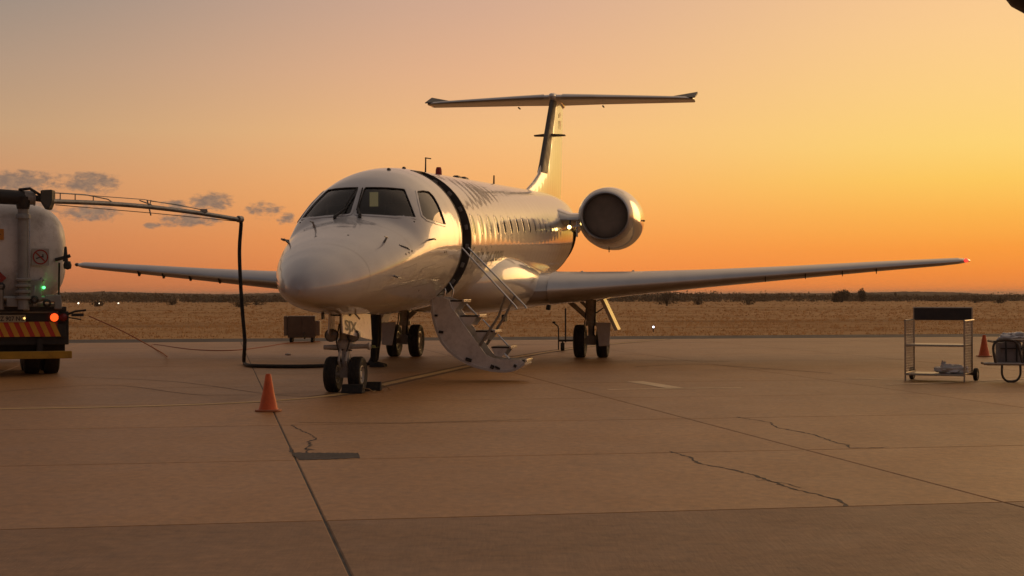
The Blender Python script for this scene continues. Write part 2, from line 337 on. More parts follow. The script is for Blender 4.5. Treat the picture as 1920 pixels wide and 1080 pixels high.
def slab_mesh(w, d):
    c, b = .007, .03; m = MB()
    rings = [[(-w / 2, -d / 2, -b), (w / 2, -d / 2, -b), (w / 2, d / 2, -b), (-w / 2, d / 2, -b)],
             [(-w / 2, -d / 2, -c), (w / 2, -d / 2, -c), (w / 2, d / 2, -c), (-w / 2, d / 2, -c)],
             [(-w / 2 + c, -d / 2 + c, 0), (w / 2 - c, -d / 2 + c, 0), (w / 2 - c, d / 2 - c, 0), (-w / 2 + c, d / 2 - c, 0)]]
    return m.loft(rings, cap=True)
def slab_data(w, d, mm):
    o = slab_mesh(w, d).build('tmp', mm, smooth=0); me = o.data; bpy.data.objects.remove(o); me.name = 'concrete_slab'; return me
slA = slab_data(PW - .014, QW - .015, M['concrete']); slB = slab_data(PW - .016, QW - .015, M['concrete2'])
dl = QE - (Q0 + 10 * QW); slC = slab_data(PW - .014, dl - .008, M['concrete'])
for j in range(J0, 11):
    for k in range(K0, K1):
        me = slC if j == 10 else (slB if j < 0 else slA)
        o = bpy.data.objects.new('concrete_slab', me); COL.objects.link(o); o.parent = apron
        q = Q0 + (j + .5) * QW if j < 10 else Q0 + 10 * QW + dl / 2
        o.location = pq(P0 + (k + .5) * PW, q, random.uniform(-.0004, .0004)); o.rotation_euler = (0, 0, SA)
def ribbon(name, pts, w, z, m, parent=apron, jit=0.0):
    pts = [Vector((p.x, p.y, 0)) for p in pts]; vv = []; ws = w if isinstance(w, list) else [w] * len(pts)
    for i, p in enumerate(pts):
        d = (pts[min(i + 1, len(pts) - 1)] - pts[max(i - 1, 0)]).normalized(); nrm = Vector((-d.y, d.x, 0))
        a = ws[i] / 2 * (1 + random.uniform(-jit, jit)); vv += [p + nrm * a + Vector((0, 0, z)), p - nrm * a + Vector((0, 0, z))]
    return MB().add(vv, [(2 * i, 2 * i + 1, 2 * i + 3, 2 * i + 2) for i in range(len(pts) - 1)]).build(name, m, parent, smooth=0, fix=False)
def dense(pts, step=.25):
    # Catmull-Rom through the points
    P = [pts[0]] + list(pts) + [pts[-1]]; out = []
    for i in range(1, len(P) - 2):
        a, b, c, d = P[i - 1], P[i], P[i + 1], P[i + 2]; n = max(2, int((c - b).length / step))
        for k in range(n):
            t_ = k / n
            out.append(.5 * ((2 * b) + (c - a) * t_ + (2 * a - 5 * b + 4 * c - d) * t_ ** 2 + (3 * b - a - 3 * c + d) * t_ ** 3))
    return out + [Vector(pts[-1])]
lead = [gp(*q) for q in [(-160, 771), (0, 767), (200, 763.5), (400, 757.5), (520, 751), (600, 744), (660, 735), (720, 721), (800, 703.5), (890, 684), (960, 671), (1040, 658), (1130, 646.5), (1250, 636)]]
lead = dense(lead)
ribbon('line_border', [p for p in lead if p.x > -2.6], .40, .002, M['lineedge'], jit=.05)
ribbon('lead_in_line', lead, .17, .004, M['paintline'], jit=.08)
def line(px, w, z=.002, m='whiteline', name='painted_line'): return ribbon(name, dense([gp(*q) for q in px], .5), w, z, M[m], jit=.1)
line([(1140, 730.5), (1265, 728.5), (1390, 727)], .12)
line([(1190, 715.5), (1232, 722), (1270, 729)], .26, .004)
line([(1604, 709), (1700, 712.5), (1790, 717)], .12)
line([(1662, 721.5), (1760, 718.5), (1860, 713.5), (1960, 709)], .13, .004)
line([(900, 647), (1400, 641), (1990, 638)], .08, .0025, 'lineedge', 'tyre_mark')
line([(1190, 688), (1300, 683), (1420, 690), (1560, 700)], .06, .0025, 'lineedge', 'tyre_mark')
line([(1100, 678), (1240, 676), (1370, 678)], .05, .003, 'lineedge', 'tyre_mark')
for a_ in ([(-30, 737), (200, 722), (380, 741), (560, 738)], [(140, 707), (330, 716), (520, 741), (640, 745)], [(560, 792), (760, 793), (1000, 786)]):
    line(a_, .03, .0025, 'lineedge', 'hairline_crack')
def z4(u, v): return 1000 + u / 2.087, 650 + v / 2.087
def z3(u, v): return 400 + u / 3.375, 620 + v / 3.375
def crack(pts, w):
    P = [gp(*q) for q in pts]; out = []
    for a, b in zip(P[:-1], P[1:]):
        n = max(2, int((b - a).length / .05)); nrm = Vector((-(b - a).y, (b - a).x, 0)).normalized()
        for k in range(n): out.append(a.lerp(b, k / n) + nrm * random.uniform(-.014, .014))
    out.append(P[-1]); return ribbon('crack', out, [w * random.uniform(.35, 1.35) for _ in out], .002, M['sealant'])
crack([z4(*q) for q in [(530, 410), (620, 435), (640, 455), (800, 487), (870, 505), (980, 545), (1050, 565), (1200, 600), (1220, 625)]], .027)
crack([z4(*q) for q in [(870, 522), (940, 528), (1010, 540), (1045, 552)]], .012)
crack([z4(*q) for q in [(790, 275), (930, 297), (945, 315), (1100, 345), (1180, 375), (1230, 385), (1240, 397), (1370, 395)]], .024)
crack([z3(*q) for q in [(495, 597), (560, 635), (610, 655), (650, 685)]], .018)
crack([z3(*q) for q in [(650, 685), (600, 705), (612, 722), (590, 745), (640, 755)]], .026)
crack([z3(*q) for q in [(590, 745), (600, 775)]], .02)
crack([z3(*q) for q in [(480, 745), (500, 770), (530, 800)]], .03)
a_ = []
_q = [(505, 772), (912, 774), (928, 806), (780, 812), (540, 820), (522, 800)]
for (x0, y0), (x1, y1) in zip(_q, _q[1:] + _q[:1]):
    n_ = max(2, int(math.hypot(x1 - x0, y1 - y0) / 14))
    a_ += [gp(*z3(x0 + (x1 - x0) * k / n_ + random.uniform(-3, 3), y0 + (y1 - y0) * k / n_ + random.uniform(-2.2, 2.2))) for k in range(n_)]
MB().add([(p.x, p.y, .0022) for p in a_], [tuple(range(len(a_)))[::-1]]).build('tar_patch', M['tar'], apron, smooth=0, fix=False)


# dry grass on the field
def leaf_mesh(name, centers, dirs, ups, w, h, m, kind=None, tri=True):
    n = len(centers); v = np.empty((n, 3, 3), np.float32)
    v[:, 0] = centers - dirs * (w / 2)[:, None]; v[:, 1] = centers + dirs * (w / 2)[:, None]; v[:, 2] = centers + ups * h[:, None]
    me = bpy.data.meshes.new(name); me.vertices.add(n * 3); me.vertices.foreach_set('co', v.ravel())
    me.loops.add(n * 3); me.loops.foreach_set('vertex_index', np.arange(n * 3, dtype=np.int32))
    me.polygons.add(n); me.polygons.foreach_set('loop_start', np.arange(0, n * 3, 3, dtype=np.int32))
    me.update(calc_edges=True); me.materials.append(m); return me
def grass(n, q0, q1, half, hmin, hmax, wd):
    q = q0 + (q1 - q0) * rng.random(n) ** 1.15; p = (rng.random(n) * 2 - 1) * half + q * .182
    clump = np.sin(p * .55 + 1.7 * np.sin(q * .21)) + np.sin(q * 1.1 + p * .13) + rng.normal(0, .8, n)
    keep = (clump > -1.0)
    for tq in (61.5, 85): keep &= np.abs(q - tq - .02 * p - .6 * np.sin(p * .06)) > (.5 + .4 * np.sin(p * .21) )
    p, q = p[keep], q[keep]; k = 4
    p = np.repeat(p, k) + rng.normal(0, .07, len(p) * k); q = np.repeat(q, k) + rng.normal(0, .07, len(q) * k); n = len(p)
    c = np.stack([p * math.cos(SA) - q * math.sin(SA), p * math.sin(SA) + q * math.cos(SA), np.full(n, -.04)], 1)
    a = rng.random(n) * 6.283; d = np.stack([np.cos(a), np.sin(a), np.zeros(n)], 1)
    up = np.stack([rng.normal(0, .6, n), rng.normal(0, .6, n), np.ones(n)], 1); up /= np.linalg.norm(up, axis=1)[:, None]
    return c, d, up, np.full(n, wd) * (.6 + .8 * rng.random(n)), hmin + (hmax - hmin) * rng.random(n) ** 2
parts = [grass(13000, 50.3, 80, 42, .03, .12, .045), grass(9000, 76, 130, 60, .04, .14, .09), grass(6000, 124, 300, 125, .05, .18, .2)]
cat = [np.concatenate([p[i] for p in parts]) for i in range(5)]
me = leaf_mesh('dry_grass', cat[0], cat[1], cat[2], cat[3], cat[4], M['straw'])
o = bpy.data.objects.new('dry_grass', me); COL.objects.link(o); tag(o, 'dry straw-coloured grass covering the field beyond the apron', 'grass', kind='stuff')

# foliage
M['leaf'] = world_mat('bush_leaves', (.15, .112, .066), (.21, .155, .09), .8, big=.08, fine=1.5, bump=0, spec=.2)
M['leafdark'] = world_mat('tree_leaves', (.10, .075, .042), (.15, .11, .06), .8, big=.3, fine=2, bump=0, spec=.2)
M['ridge'] = world_mat('ridge_scrub', (.10, .074, .044), (.14, .10, .058), .9, big=.03, fine=.6, bump=.5, bdist=.3, spec=.1)
M['bark'] = world_mat('bark', (.07, .045, .03), (.1, .066, .042), .9, big=2, fine=12)
def blob_leaves(cx, cy, cz, rx, ry, rz, n, size):
    u = rng.normal(0, 1, (n, 3)); u /= np.linalg.norm(u, axis=1)[:, None]; r = (.45 + .55 * rng.random(n) ** .5)[:, None] * (1 + .18 * np.sin(u[:, :1] * 9 + u[:, 2:] * 7 + cx))
    c = u * r * np.array([rx, ry, rz]) + np.array([cx, cy, cz])
    d = rng.normal(0, 1, (n, 3)); d /= np.linalg.norm(d, axis=1)[:, None]; e = rng.normal(0, 1, (n, 3)); e /= np.linalg.norm(e, axis=1)[:, None]
    return c, d, e, size * (.6 + .9 * rng.random(n)), size * (.6 + .9 * rng.random(n))
def join(L): return [np.concatenate([a[i] for a in L]) for i in range(5)]
L = []
for i in range(2400):                           # the far belt of scrub reads as one mass
    y = 285 + 150 * rng.random() ** 1.5; x = (rng.random() * 2 - 1) * 190 * y / 300
    r = rng.uniform(.9, 2.3); h = rng.uniform(.95, 1.45) * (1 + .25 * math.sin(x * .05) + .12 * math.sin(x * .31 + y))
    L.append(blob_leaves(x, y, h * .5 - .1, r, r, h * .62, 46, .34))
me = leaf_mesh('scrub_belt', *join(L)[:5], M['leaf']); o = bpy.data.objects.new('scrub_belt', me); COL.objects.link(o)
tag(o, 'dark belt of low scrub along the far edge of the field', 'scrub', kind='stuff')
# low ridge behind
prof = [(-900, 547), (-300, 548), (0, 549), (130, 548.5), (200, 547), (300, 549.5), (420, 552), (480, 550.5), (530, 548.5), (700, 549), (1000, 550), (1210, 552), (1400, 550.5), (1560, 550), (1700, 547), (1800, 548.5), (1880, 553), (1920, 554), (2300, 551), (2900, 549)]
def ridge(Dr, off, seed, name):
    xs = np.arange(-900, 2900, 2.0); ys = np.interp(xs, [p[0] for p in prof], [p[1] for p in prof]); r2 = np.random.default_rng(seed)
    nz = r2.random(len(xs)); nz = np.convolve(nz, np.ones(5) / 5, 'same') * 2.2 + r2.random(len(xs)) * .7
    m = MB(); vv = []
    for i, x in enumerate(xs):
        X = (x - 960) / FPX * Dr; z = CAM_H + (HOR - (ys[i] + ROLL * (x - 960)) - off + nz[i] * .9) / FPX * Dr
        vv += [(X, Dr - 40, -1.0), (X + r2.normal(0, .3), Dr, z), (X, Dr + 220, -.6 + z * .3)]
    n = len(xs); m.add(vv, [(3 * i + k, 3 * i + 3 + k, 3 * i + 4 + k, 3 * i + 1 + k) for i in range(n - 1) for k in range(2)])
    return tag(m.build(name, M['ridge'], smooth=0, fix=False), kind='structure')
ridge(900, 1.2, 3, 'low_hills'); ridge(620, 5.2, 5, 'scrub_rise')
def tree(name, x, y, h, lobes, trunk_h, label, cat_, leaf=.3, n=900):
    root = empty(name, (x, y, -.05), 0, label, cat_)
    tb = MB(); tb.tube([(0, 0, 0), (.03, 0, trunk_h * .5), (0, .02, trunk_h)], [.14, .11, .08], 7)
    for k in range(6):
        a = k * 1.05 + .3; tb.tube([(0, 0, trunk_h * (.45 + .08 * k)), (math.cos(a) * .35 * h * .4, math.sin(a) * .3, trunk_h + .12 * h), (math.cos(a) * .6 * h * .4, math.sin(a) * .5, trunk_h + .38 * h)], [.06, .04, .015], 5)
    tb.build('trunk', M['bark'], root)
    LL = [blob_leaves(*lb, int(n / len(lobes)), leaf) for lb in lobes]
    me_ = leaf_mesh('crown', *join(LL), M['leafdark']); c = bpy.data.objects.new('crown', me_); COL.objects.link(c); c.parent = root
    return root
def at(u, D): return (u - 960) / FPX * D
tree('round_tree', at(1579, 262), 262, 2.2, [(-.45, 0, 1.05, .95, .9, .9), (.55, 0, 1.25, .85, .85, .85), (-.9, .1, .6, .6, .6, .6)], .7, 'larger of two dark rounded trees standing above the scrub', 'tree', .24, 1500)
tree('round_tree', at(1616, 270), 270, 2.2, [(0, 0, 1.35, .62, .62, .95), (.1, 0, .8, .6, .55, .6)], .8, 'smaller rounded tree right of the larger round one', 'tree', .22, 900)
tree('thorn_bush', at(1250, 190), 190, 1.7, [(0, 0, .85, 1.25, 1, .75), (.5, 0, .7, 1.1, .9, .55), (-.7, 0, .6, .9, .8, .5), (.1, 0, 1.35, .7, .6, .45)], .4, 'feathery thorn bush at the field edge below the port wing', 'bush', .09, 2400)
for i, (u, D, r, lab) in enumerate([(1402, 205, .65, 'small low bush at the field edge right of the thorn bush'), (1308, 205, .5, 'tiny bush just right of the feathery thorn bush'), (1828, 240, .8, 'low dark bush above the shelf trolley'), (1872, 225, .7, 'low bush at the far right of the field'), (322, 215, .55, 'tiny bush in the field below the starboard wing'), (182, 190, .6, 'low bush in the field just right of the fuel truck'), (448, 175, .8, 'bush in the field behind the hanging fuel hose'), (480, 210, 1.0, 'low bush right of the hanging fuel hose at the field edge')]):
    tree('shrub', at(u, D), D, 1.0, [(0, 0, .4, r * 1.4, r, .42), (.4 * r, 0, .35, r, r * .8, .36)], .25, lab, 'shrub', .12, 420)['group'] = 'shrubs at the field edge'

# ================================================================== THE AIRCRAFT (x = to port, y = aft of the nose wheel, z = up)
YAW = R(9.3)
plane = empty('regional_jet', (-2.325, 22.1, 0), -YAW, 'white twin-jet regional airliner parked on the apron with its airstair lowered', 'airplane')
def ctr(s): return 2.10 + .039 * s
TAB = [  # station, top, bottom, half width, height of the widest point
 (-2.2, 1.42, 1.42, .0, 1.42), (-2.16, 1.55, 1.315, .13, 1.425), (-2.05, 1.66, 1.26, .235, 1.44), (-1.85, 1.775, 1.205, .36, 1.465), (-1.5, 1.91, 1.148, .51, 1.52),
 (-1.0, 2.065, 1.105, .68, 1.62), (-.5, 2.205, 1.08, .815, 1.735), (0, 2.345, 1.066, .925, 1.85), (.37, 2.465, 1.06, .99, 1.93), (.62, 2.68, 1.055, 1.03, 1.99), (.92, 2.915, 1.052, 1.068, 2.05), (1.3, 3.10, 1.05, 1.10, 2.11),
 (1.8, 3.235, 1.052, 1.125, 2.155), (2.4, 3.315, 1.062, 1.138, 2.19), (3.0, 3.357, 1.077, 1.14, 2.217)]
for s in (4, 6, 8, 10, 12, 14): TAB.append((s, ctr(s) + 1.14, ctr(s) - 1.14, 1.14, ctr(s)))
for s, a, b, w in ((15.5, 1.14, 1.12, 1.14), (16.8, 1.14, 1.05, 1.13), (18, 1.13, .86, 1.05), (19.5, 1.08, .45, .85), (21, .96, 0, .52), (22.0, .78, -.3, .2), (22.25, .62, -.45, .05)):
    TAB.append((s, ctr(s) + a, ctr(s) - b, w, ctr(s) + (a - b) * .5))
TAB = np.array(TAB)
def pchip(x, y, q):
    h = np.diff(x); d = np.diff(y) / h; m = np.zeros_like(y)
    for i in range(1, len(x) - 1):
        if d[i - 1] * d[i] > 0:
            w1, w2 = 2 * h[i] + h[i - 1], h[i] + 2 * h[i - 1]; m[i] = (w1 + w2) / (w1 / d[i - 1] + w2 / d[i])
    m[0], m[-1] = d[0], d[-1]
    i = np.clip(np.searchsorted(x, q) - 1, 0, len(x) - 2); t_ = (q - x[i]) / h[i]
    return (2 * t_ ** 3 - 3 * t_ ** 2 + 1) * y[i] + (t_ ** 3 - 2 * t_ ** 2 + t_) * h[i] * m[i] + (-2 * t_ ** 3 + 3 * t_ ** 2) * y[i + 1] + (t_ ** 3 - t_ ** 2) * h[i] * m[i + 1]
_sc = {}
def sect(s):
    s = round(float(s), 5)
    if s not in _sc: _sc[s] = [float(pchip(TAB[:, 0], TAB[:, k], np.float64(s))) for k in (1, 2, 3, 4)]
    return _sc[s]
def F(s, th, off=0.0):           # a point of the skin; th in degrees, 0 = port side, 90 = crown
    zt, zb, w, zm = sect(s); c, k = math.cos(R(th)), math.sin(R(th)); hh = (zt - zm) if k >= 0 else (zm - zb)
    p = Vector((w * c, s, zm + hh * k))
    if off:
        nx, nz = c / max(w, .02), k / max(hh, .02); n_ = math.hypot(nx, nz)
        sl = 0.0
        if s < 3.2:
            e = .02; p2 = F(s + e, th); p1 = F(s - e, th); tv = (p2 - p1); nv = Vector((nx / n_, 0, nz / n_)); nv = (nv - tv * (nv.dot(tv) / tv.length_squared)).normalized(); return p + nv * off
        p += Vector((nx / n_, 0, nz / n_)) * off
    return p
def inpoly(x, y, P):
    c = False; n = len(P)
    for i in range(n):
        (x1, y1), (x2, y2) = P[i], P[(i + 1) % n]
        if (y1 > y) != (y2 > y) and x < (x2 - x1) * (y - y1) / (y2 - y1) + x1: c = not c
    return c
def smooth_closed(P, n=6, k=.5):     # round the corners of a closed polygon
    out = []; m = len(P)
    for i in range(m):
        a, b, c = Vector((*P[i - 1], 0)), Vector((*P[i], 0)), Vector((*P[(i + 1) % m], 0))
        p, q = b.lerp(a, .14), b.lerp(c, .14)
        for j in range(n + 1):
            t_ = j / n; v = p.lerp(b, t_).lerp(b.lerp(q, t_), t_); out.append((v.x, v.y))
    return out
K = 57.2958
def s2m(P): return [(s, th / K) for s, th in P]                       # degrees -> metres round the skin (radius about 1)
def grow(P, d):
    m = len(P); out = []; cx = sum(p[0] for p in P) / m; cy = sum(p[1] for p in P) / m
    for i in range(m):
        a, b = Vector(P[i - 1]), Vector(P[(i + 1) % m]); t_ = (b - a).normalized(); n_ = Vector((t_.y, -t_.x))
        if n_.dot(Vector(P[i]) - Vector((cx, cy))) < 0: n_ = -n_
        out.append((P[i][0] + n_.x * d, P[i][1] + n_.y * d))
    return out
WSH = smooth_closed(s2m([(.413, 88.0), (.92, 88.0), (.949, 78.4), (1.025, 68), (1.155, 57.8), (.962, 50.2), (.822, 43), (.715, 35.5), (.508, 54.3), (.433, 71.7)]))
SID = smooth_closed(s2m([(1.338, 49.7), (1.544, 47.3), (1.748, 44), (1.768, 38.7), (1.711, 31.7), (1.65, 22.4), (1.643, 12.9), (1.205, 18.2), (.922, 26.3), (.874, 32.4), (1.054, 40.9)]))
mir = lambda P: [(s, math.pi - t_) for s, t_ in P]
COCK = [WSH, SID, mir(WSH), mir(SID)]
DOOR = (2.68, 3.40, -48.0, 72.0); BAG = (16.7, 17.6, -60.0, 4.0)
ss = sorted(set([round(x, 3) for x in np.concatenate([[-2.2, -2.195, -2.18], np.arange(-2.16, .3, .05), np.arange(.3, 1.95, .03), np.arange(1.95, 3.6, .09), np.arange(3.6, 22.2, .2), [22.25]])] + [2.68, 3.40, 16.7, 17.6]))
th = sorted(set(list(np.arange(-90, 270, 2.0)) + [-48., 72., -60., 4.]))
def skin(off, s0, s1, keep):
    S = [s for s in ss if s0 <= s <= s1]; n = len(th); m = MB(); vv = [F(s, a, off) for s in S for a in th]; ff = []
    for i in range(len(S) - 1):
        for k in range(n):
            a0 = th[k]; a1 = th[k + 1] if k + 1 < n else 270.0
            if keep((S[i] + S[i + 1]) / 2, (a0 + a1) / 2): ff.append((i * n + k, i * n + (k + 1) % n, (i + 1) * n + (k + 1) % n, (i + 1) * n + k))
    return m.add(vv, ff)
def solid(s, a):
    if DOOR[0] < s < DOOR[1] and DOOR[2] < a < DOOR[3]: return False
    if BAG[0] < s < BAG[1] and BAG[2] < a < BAG[3]: return False
    if .3 < s < 2:
        for P in COCK:
            if inpoly(s, a / K, P): return False
    return True
fus = skin(0, -2.3, 22.3, solid).build('fuselage', M['paint'], plane, smooth=60, fix=False)
M['lining'] = mat('cockpit_lining', (.20, .19, .175), .8, var=.2)
M['cabin'] = mat('cabin_lining', (.16, .145, .125), .7, var=.15)
skin(-.045, .1, 2.45, solid).build('cockpit_lining', M['lining'], fus, smooth=60, fix=False)
skin(-.05, 2.4, 4.3, solid).build('cabin_lining', M['cabin'], fus, smooth=60, fix=False)
skin(-.05, 16.2, 18.2, solid).build('hold_lining', M['dark'], fus, smooth=60, fix=False)
def disc(s, off, name, m, par):
    n = 48; MB().add([F(s, 360 * k / n, off) for k in range(n)], [tuple(range(n))]).build(name, m, par, smooth=0)
disc(2.42, -.03, 'cockpit_bulkhead', M['lining'], fus); disc(4.25, -.03, 'cabin_bulkhead', M['cabin'], fus)
disc(16.25, -.03, 'hold_bulkhead', M['dark'], fus); disc(18.1, -.03, 'hold_bulkhead', M['dark'], fus)
lw = lamp('cabin_lamp_glow', (.9, .72, .34), .11)
MB().box((-.20, 2.40, 2.83), (.13, .02, .22)).build('lit_doorway', lw, fus, smooth=0)
MB().box((.21, 2.40, 2.84), (.07, .02, .12)).build('lit_doorway', lamp('cabin_lamp_bright', (.9, .8, .38), .28), fus, smooth=0)
# seats, panel and glare shield inside the cockpit
for x in (-.48, .42):
    MB().box((x, 1.55, 2.30), (.46, .14, .85)).box((x, 1.56, 2.80), (.26, .1, .2)).build('pilot_seat', M['dark'], fus, bevel=.04)
MB().loft([[(-.85, y, z), (.85, y, z), (.85, y + .02, z - .25), (-.85, y + .02, z - .25)] for y, z in ((.62, 2.40), (.85, 2.44), (.9, 2.40))]).build('instrument_panel', M['dark'], fus)
# panes and frames of the cockpit
for P, nm in zip(COCK, ('windshield', 'side_window', 'windshield', 'side_window')):
    G = grow(P, .05); x0, x1 = min(p[0] for p in G), max(p[0] for p in G); y0, y1 = min(p[1] for p in G), max(p[1] for p in G)
    nx, ny = 26, 30; m = MB(); vv = [F(x0 + (x1 - x0) * i / nx, (y0 + (y1 - y0) * j / ny) * K, -.012) for i in range(nx + 1) for j in range(ny + 1)]
    ff = [(i * (ny + 1) + j, (i + 1) * (ny + 1) + j, (i + 1) * (ny + 1) + j + 1, i * (ny + 1) + j + 1) for i in range(nx) for j in range(ny) if inpoly(x0 + (x1 - x0) * (i + .5) / nx, (y0 + (y1 - y0) * (j + .5) / ny), G)]
    pane = m.add(vv, ff).build(nm, M['glass'], fus, smooth=60, fix=False)
    inn, out = grow(P, -.006), grow(P, .026); lf = .008 if P is COCK[0] or P is COCK[1] else .0095; n = len(P); m = MB()
    rings = [[F(q[0], q[1] * K, o_) for q, o_ in ((a, -.01), (a, lf), (b, lf), (b, -.004))] for a, b in zip(inn, out)]
    vv = [p for r in rings for p in r]
    m.add(vv, [(4 * i + k, 4 * ((i + 1) % n) + k, 4 * ((i + 1) % n) + (k + 1) % 4, 4 * i + (k + 1) % 4) for i in range(n) for k in range(4)])
    m.build('window_frame', M['paintsmooth'], fus, smooth=40)
    i2 = grow(P, -.016); rings = [[F(q[0], q[1] * K, o_) for q, o_ in ((a, -.004), (a, .004), (b, .004), (b, -.004))] for a, b in zip(i2, inn)]
    MB().add([p for r in rings for p in r], [(4 * i + k, 4 * ((i + 1) % n) + k, 4 * ((i + 1) % n) + (k + 1) % 4, 4 * i + (k + 1) % 4) for i in range(n) for k in range(4)]).build('window_seal', M['dark'], fus, smooth=40)
# wipers
for sgn in (1, -1):
    t0 = lambda a: a if sgn > 0 else 180 - a
    b = F(.35, 83 if sgn > 0 else 104, .025); m_ = F(.50, 87 if sgn > 0 else 97, .035); e = F(.86, 88.5 if sgn > 0 else 93, .03)
    w = MB(); w.tube([b, m_], [.020, .016], 6); w.tube([b - Vector((0, .02, .03)), b + Vector((0, 0, .015))], .026, 8); w.build('wiper_arm', M['dark'], fus)
    MB().tube([F(.47, 87.5 if sgn > 0 else 99, .03), e], .011, 5).build('wiper_blade', M['rubber'], fus)
# probes and small antennas
def probe(s, t_, nm='air_probe'):
    a = F(s, t_, -.01); n_ = (F(s, t_, .1) - F(s, t_, 0)).normalized(); b = a + n_ * .10
    m = MB(); m.tube([a, b], [.018, .012], 6); m.tube([b + Vector((0, .03, -.01)), b + Vector((0, -.13, .0))], [.012, .006], 6); m.build(nm, M['steel'], fus)
for s, t_ in ((-.01, 152), (.04, 119), (-.37, 40), (.75, 9), (.75, 171), (-.45, -12)): probe(s, t_)
for k in range(5): MB().tube([F(-.13 + .035 * k, 27 - 2.2 * k, .003), F(-.10 + .035 * k, 22 - 2.2 * k, .003)], .006, 5).build('vent_slot', M['dark'], fus)
def mast(s, h, t_=90, hd=.06, r=.012):
    a = F(s, t_, -.02); m = MB(); m.tube([a, a + Vector((0, .02, h))], [r * 1.3, r], 6)
    if hd: m.tube([a + Vector((0, -.02, h)), a + Vector((hd, .16, h))], r * .9, 5)
    m.build('antenna', M['dark'], fus)
mast(5.2, .28); mast(12.0, .22, 90, 0, .016); mast(1.9, .035, 82, 0, .03); mast(2.9, .035, 82, 0, .03)
a = F(6.3, 90); MB().lathe([(.0, .15), (.04, .145), (.055, .10), (.06, 0), (.06, -.03)], a, (0, 0, 1), 14).build('beacon', M['red'], fus)
for s in (8.0, 8.7):
    a = F(s, 90); MB().loft([[Vector((x * w_, a.y + y * w_ * 3.2, a.z - .03 + z)) for x, y in ((-.06, -.06), (.06, -.06), (.06, .06), (-.06, .06))] for w_, z in ((1, 0), (1, .05), (.7, .08))]).build('antenna_fairing', M['dark'], fus, bevel=.01)
# cabin windows
for i in range(13):
    for sgn in (1, -1):
        s = 3.72 + .752 * i; t0 = 12.5; hw, hh = .115, .165; n = 20; pts = []
        for k in range(n):
            a = 2 * math.pi * k / n; cx = math.copysign(abs(math.cos(a)) ** .6, math.cos(a)) * hw; cz = math.copysign(abs(math.sin(a)) ** .75, math.sin(a)) * hh; pts.append((cx, cz))
        q = lambda x, z, o_: F(s + x, (t0 + z / 1.14 * K) if sgn > 0 else 180 - (t0 + z / 1.14 * K), o_)
        pn = MB().loft([[q(x * k_, z * k_, .003) for x, z in pts] for k_ in (1, .75, .5, .25, .02)], cap=False).build('cabin_window', M['cabinglass'], fus, smooth=60, fix=False)
        rg = [[q(x * k_, z * k_, o_) for k_, o_ in ((.93, .0), (.93, .006), (1.12, .004), (1.12, -.002))] for x, z in pts]
        MB().add([p for r in rg for p in r], [(4 * i_ + k, 4 * ((i_ + 1) % n) + k, 4 * ((i_ + 1) % n) + (k + 1) % 4, 4 * i_ + (k + 1) % 4) for i_ in range(n) for k in range(4)]).build('window_surround', M['paintsmooth'], fus, smooth=60)
M['framedark'] = mat('door_frame_paint', (.075, .066, .058), .5, var=.25, vscale=6, dirt=.3)
# seams of the radome and of the skin panels
def seam(s, a0, a1, w=.004):
    n = max(6, int((a1 - a0) / 3)); pts = [a0 + (a1 - a0) * k / n for k in range(n + 1)]
    MB().loft([[F(s, a, .0012), F(s + w, a, .0012)] for a in pts], cap=False, close=False).build('panel_seam', M['grey'], fus, smooth=60, fix=False)
for s_, a0_, a1_ in ((-1.12, -60, 240), (.12, 5, 80), (.12, 100, 175), (2.12, -40, 220), (5.0, -30, 210), (7.5, -10, 190), (10.2, -5, 185), (13.0, 0, 180)): seam(s_, a0_, a1_)
for th_, s0_, s1_ in ((-28, -1.0, 2.1), (-12, 2.2, 2.6)):
    MB().loft([[F(s_, th_, .0012), F(s_, th_ + .4, .0012)] for s_ in np.arange(s0_, s1_, .1)], cap=False, close=False).build('panel_seam', M['grey'], fus, smooth=60, fix=False)
# access panels: thin outlines on the lower skin
def hatch(s0, s1, a0, a1):
    w = .004
    for p in (((s0, a0), (s1, a0)), ((s0, a1), (s1, a1)), ((s0, a0), (s0, a1)), ((s1, a0), (s1, a1))):
        q = [(p[0][0] + (p[1][0] - p[0][0]) * k / 8, p[0][1] + (p[1][1] - p[0][1]) * k / 8) for k in range(9)]; hor = p[0][1] == p[1][1]
        MB().loft([[F(s, a, .0014), F(s + (0 if hor else w), a + (w * K if hor else 0), .0014)] for s, a in q], cap=False, close=False).build('hatch_outline', M['framedark'], fus, smooth=60, fix=False)
for h_ in ((.5, 1.15, -34, -16), (1.3, 1.75, -30, -20), (-.2, .25, -24, -8), (1.95, 2.35, -50, -36), (5.3, 6.0, -36, -24), (9.0, 9.5, -28, -18), (7.2, 7.6, 44, 56)): hatch(*h_)
for s_, a_ in ((-.1, 10), (.0, 10), (.1, 10), (1.5, -8), (1.6, -8), (-.6, 75), (-.62, 108), (1.0, -40)):
    p_ = F(s_, a_, .001); n_ = (F(s_, a_, .1) - p_).normalized(); MB().lathe([(0, .003), (.014, .003), (.016, 0)], p_, n_, 10).build('static_port', M['framedark'], fus)
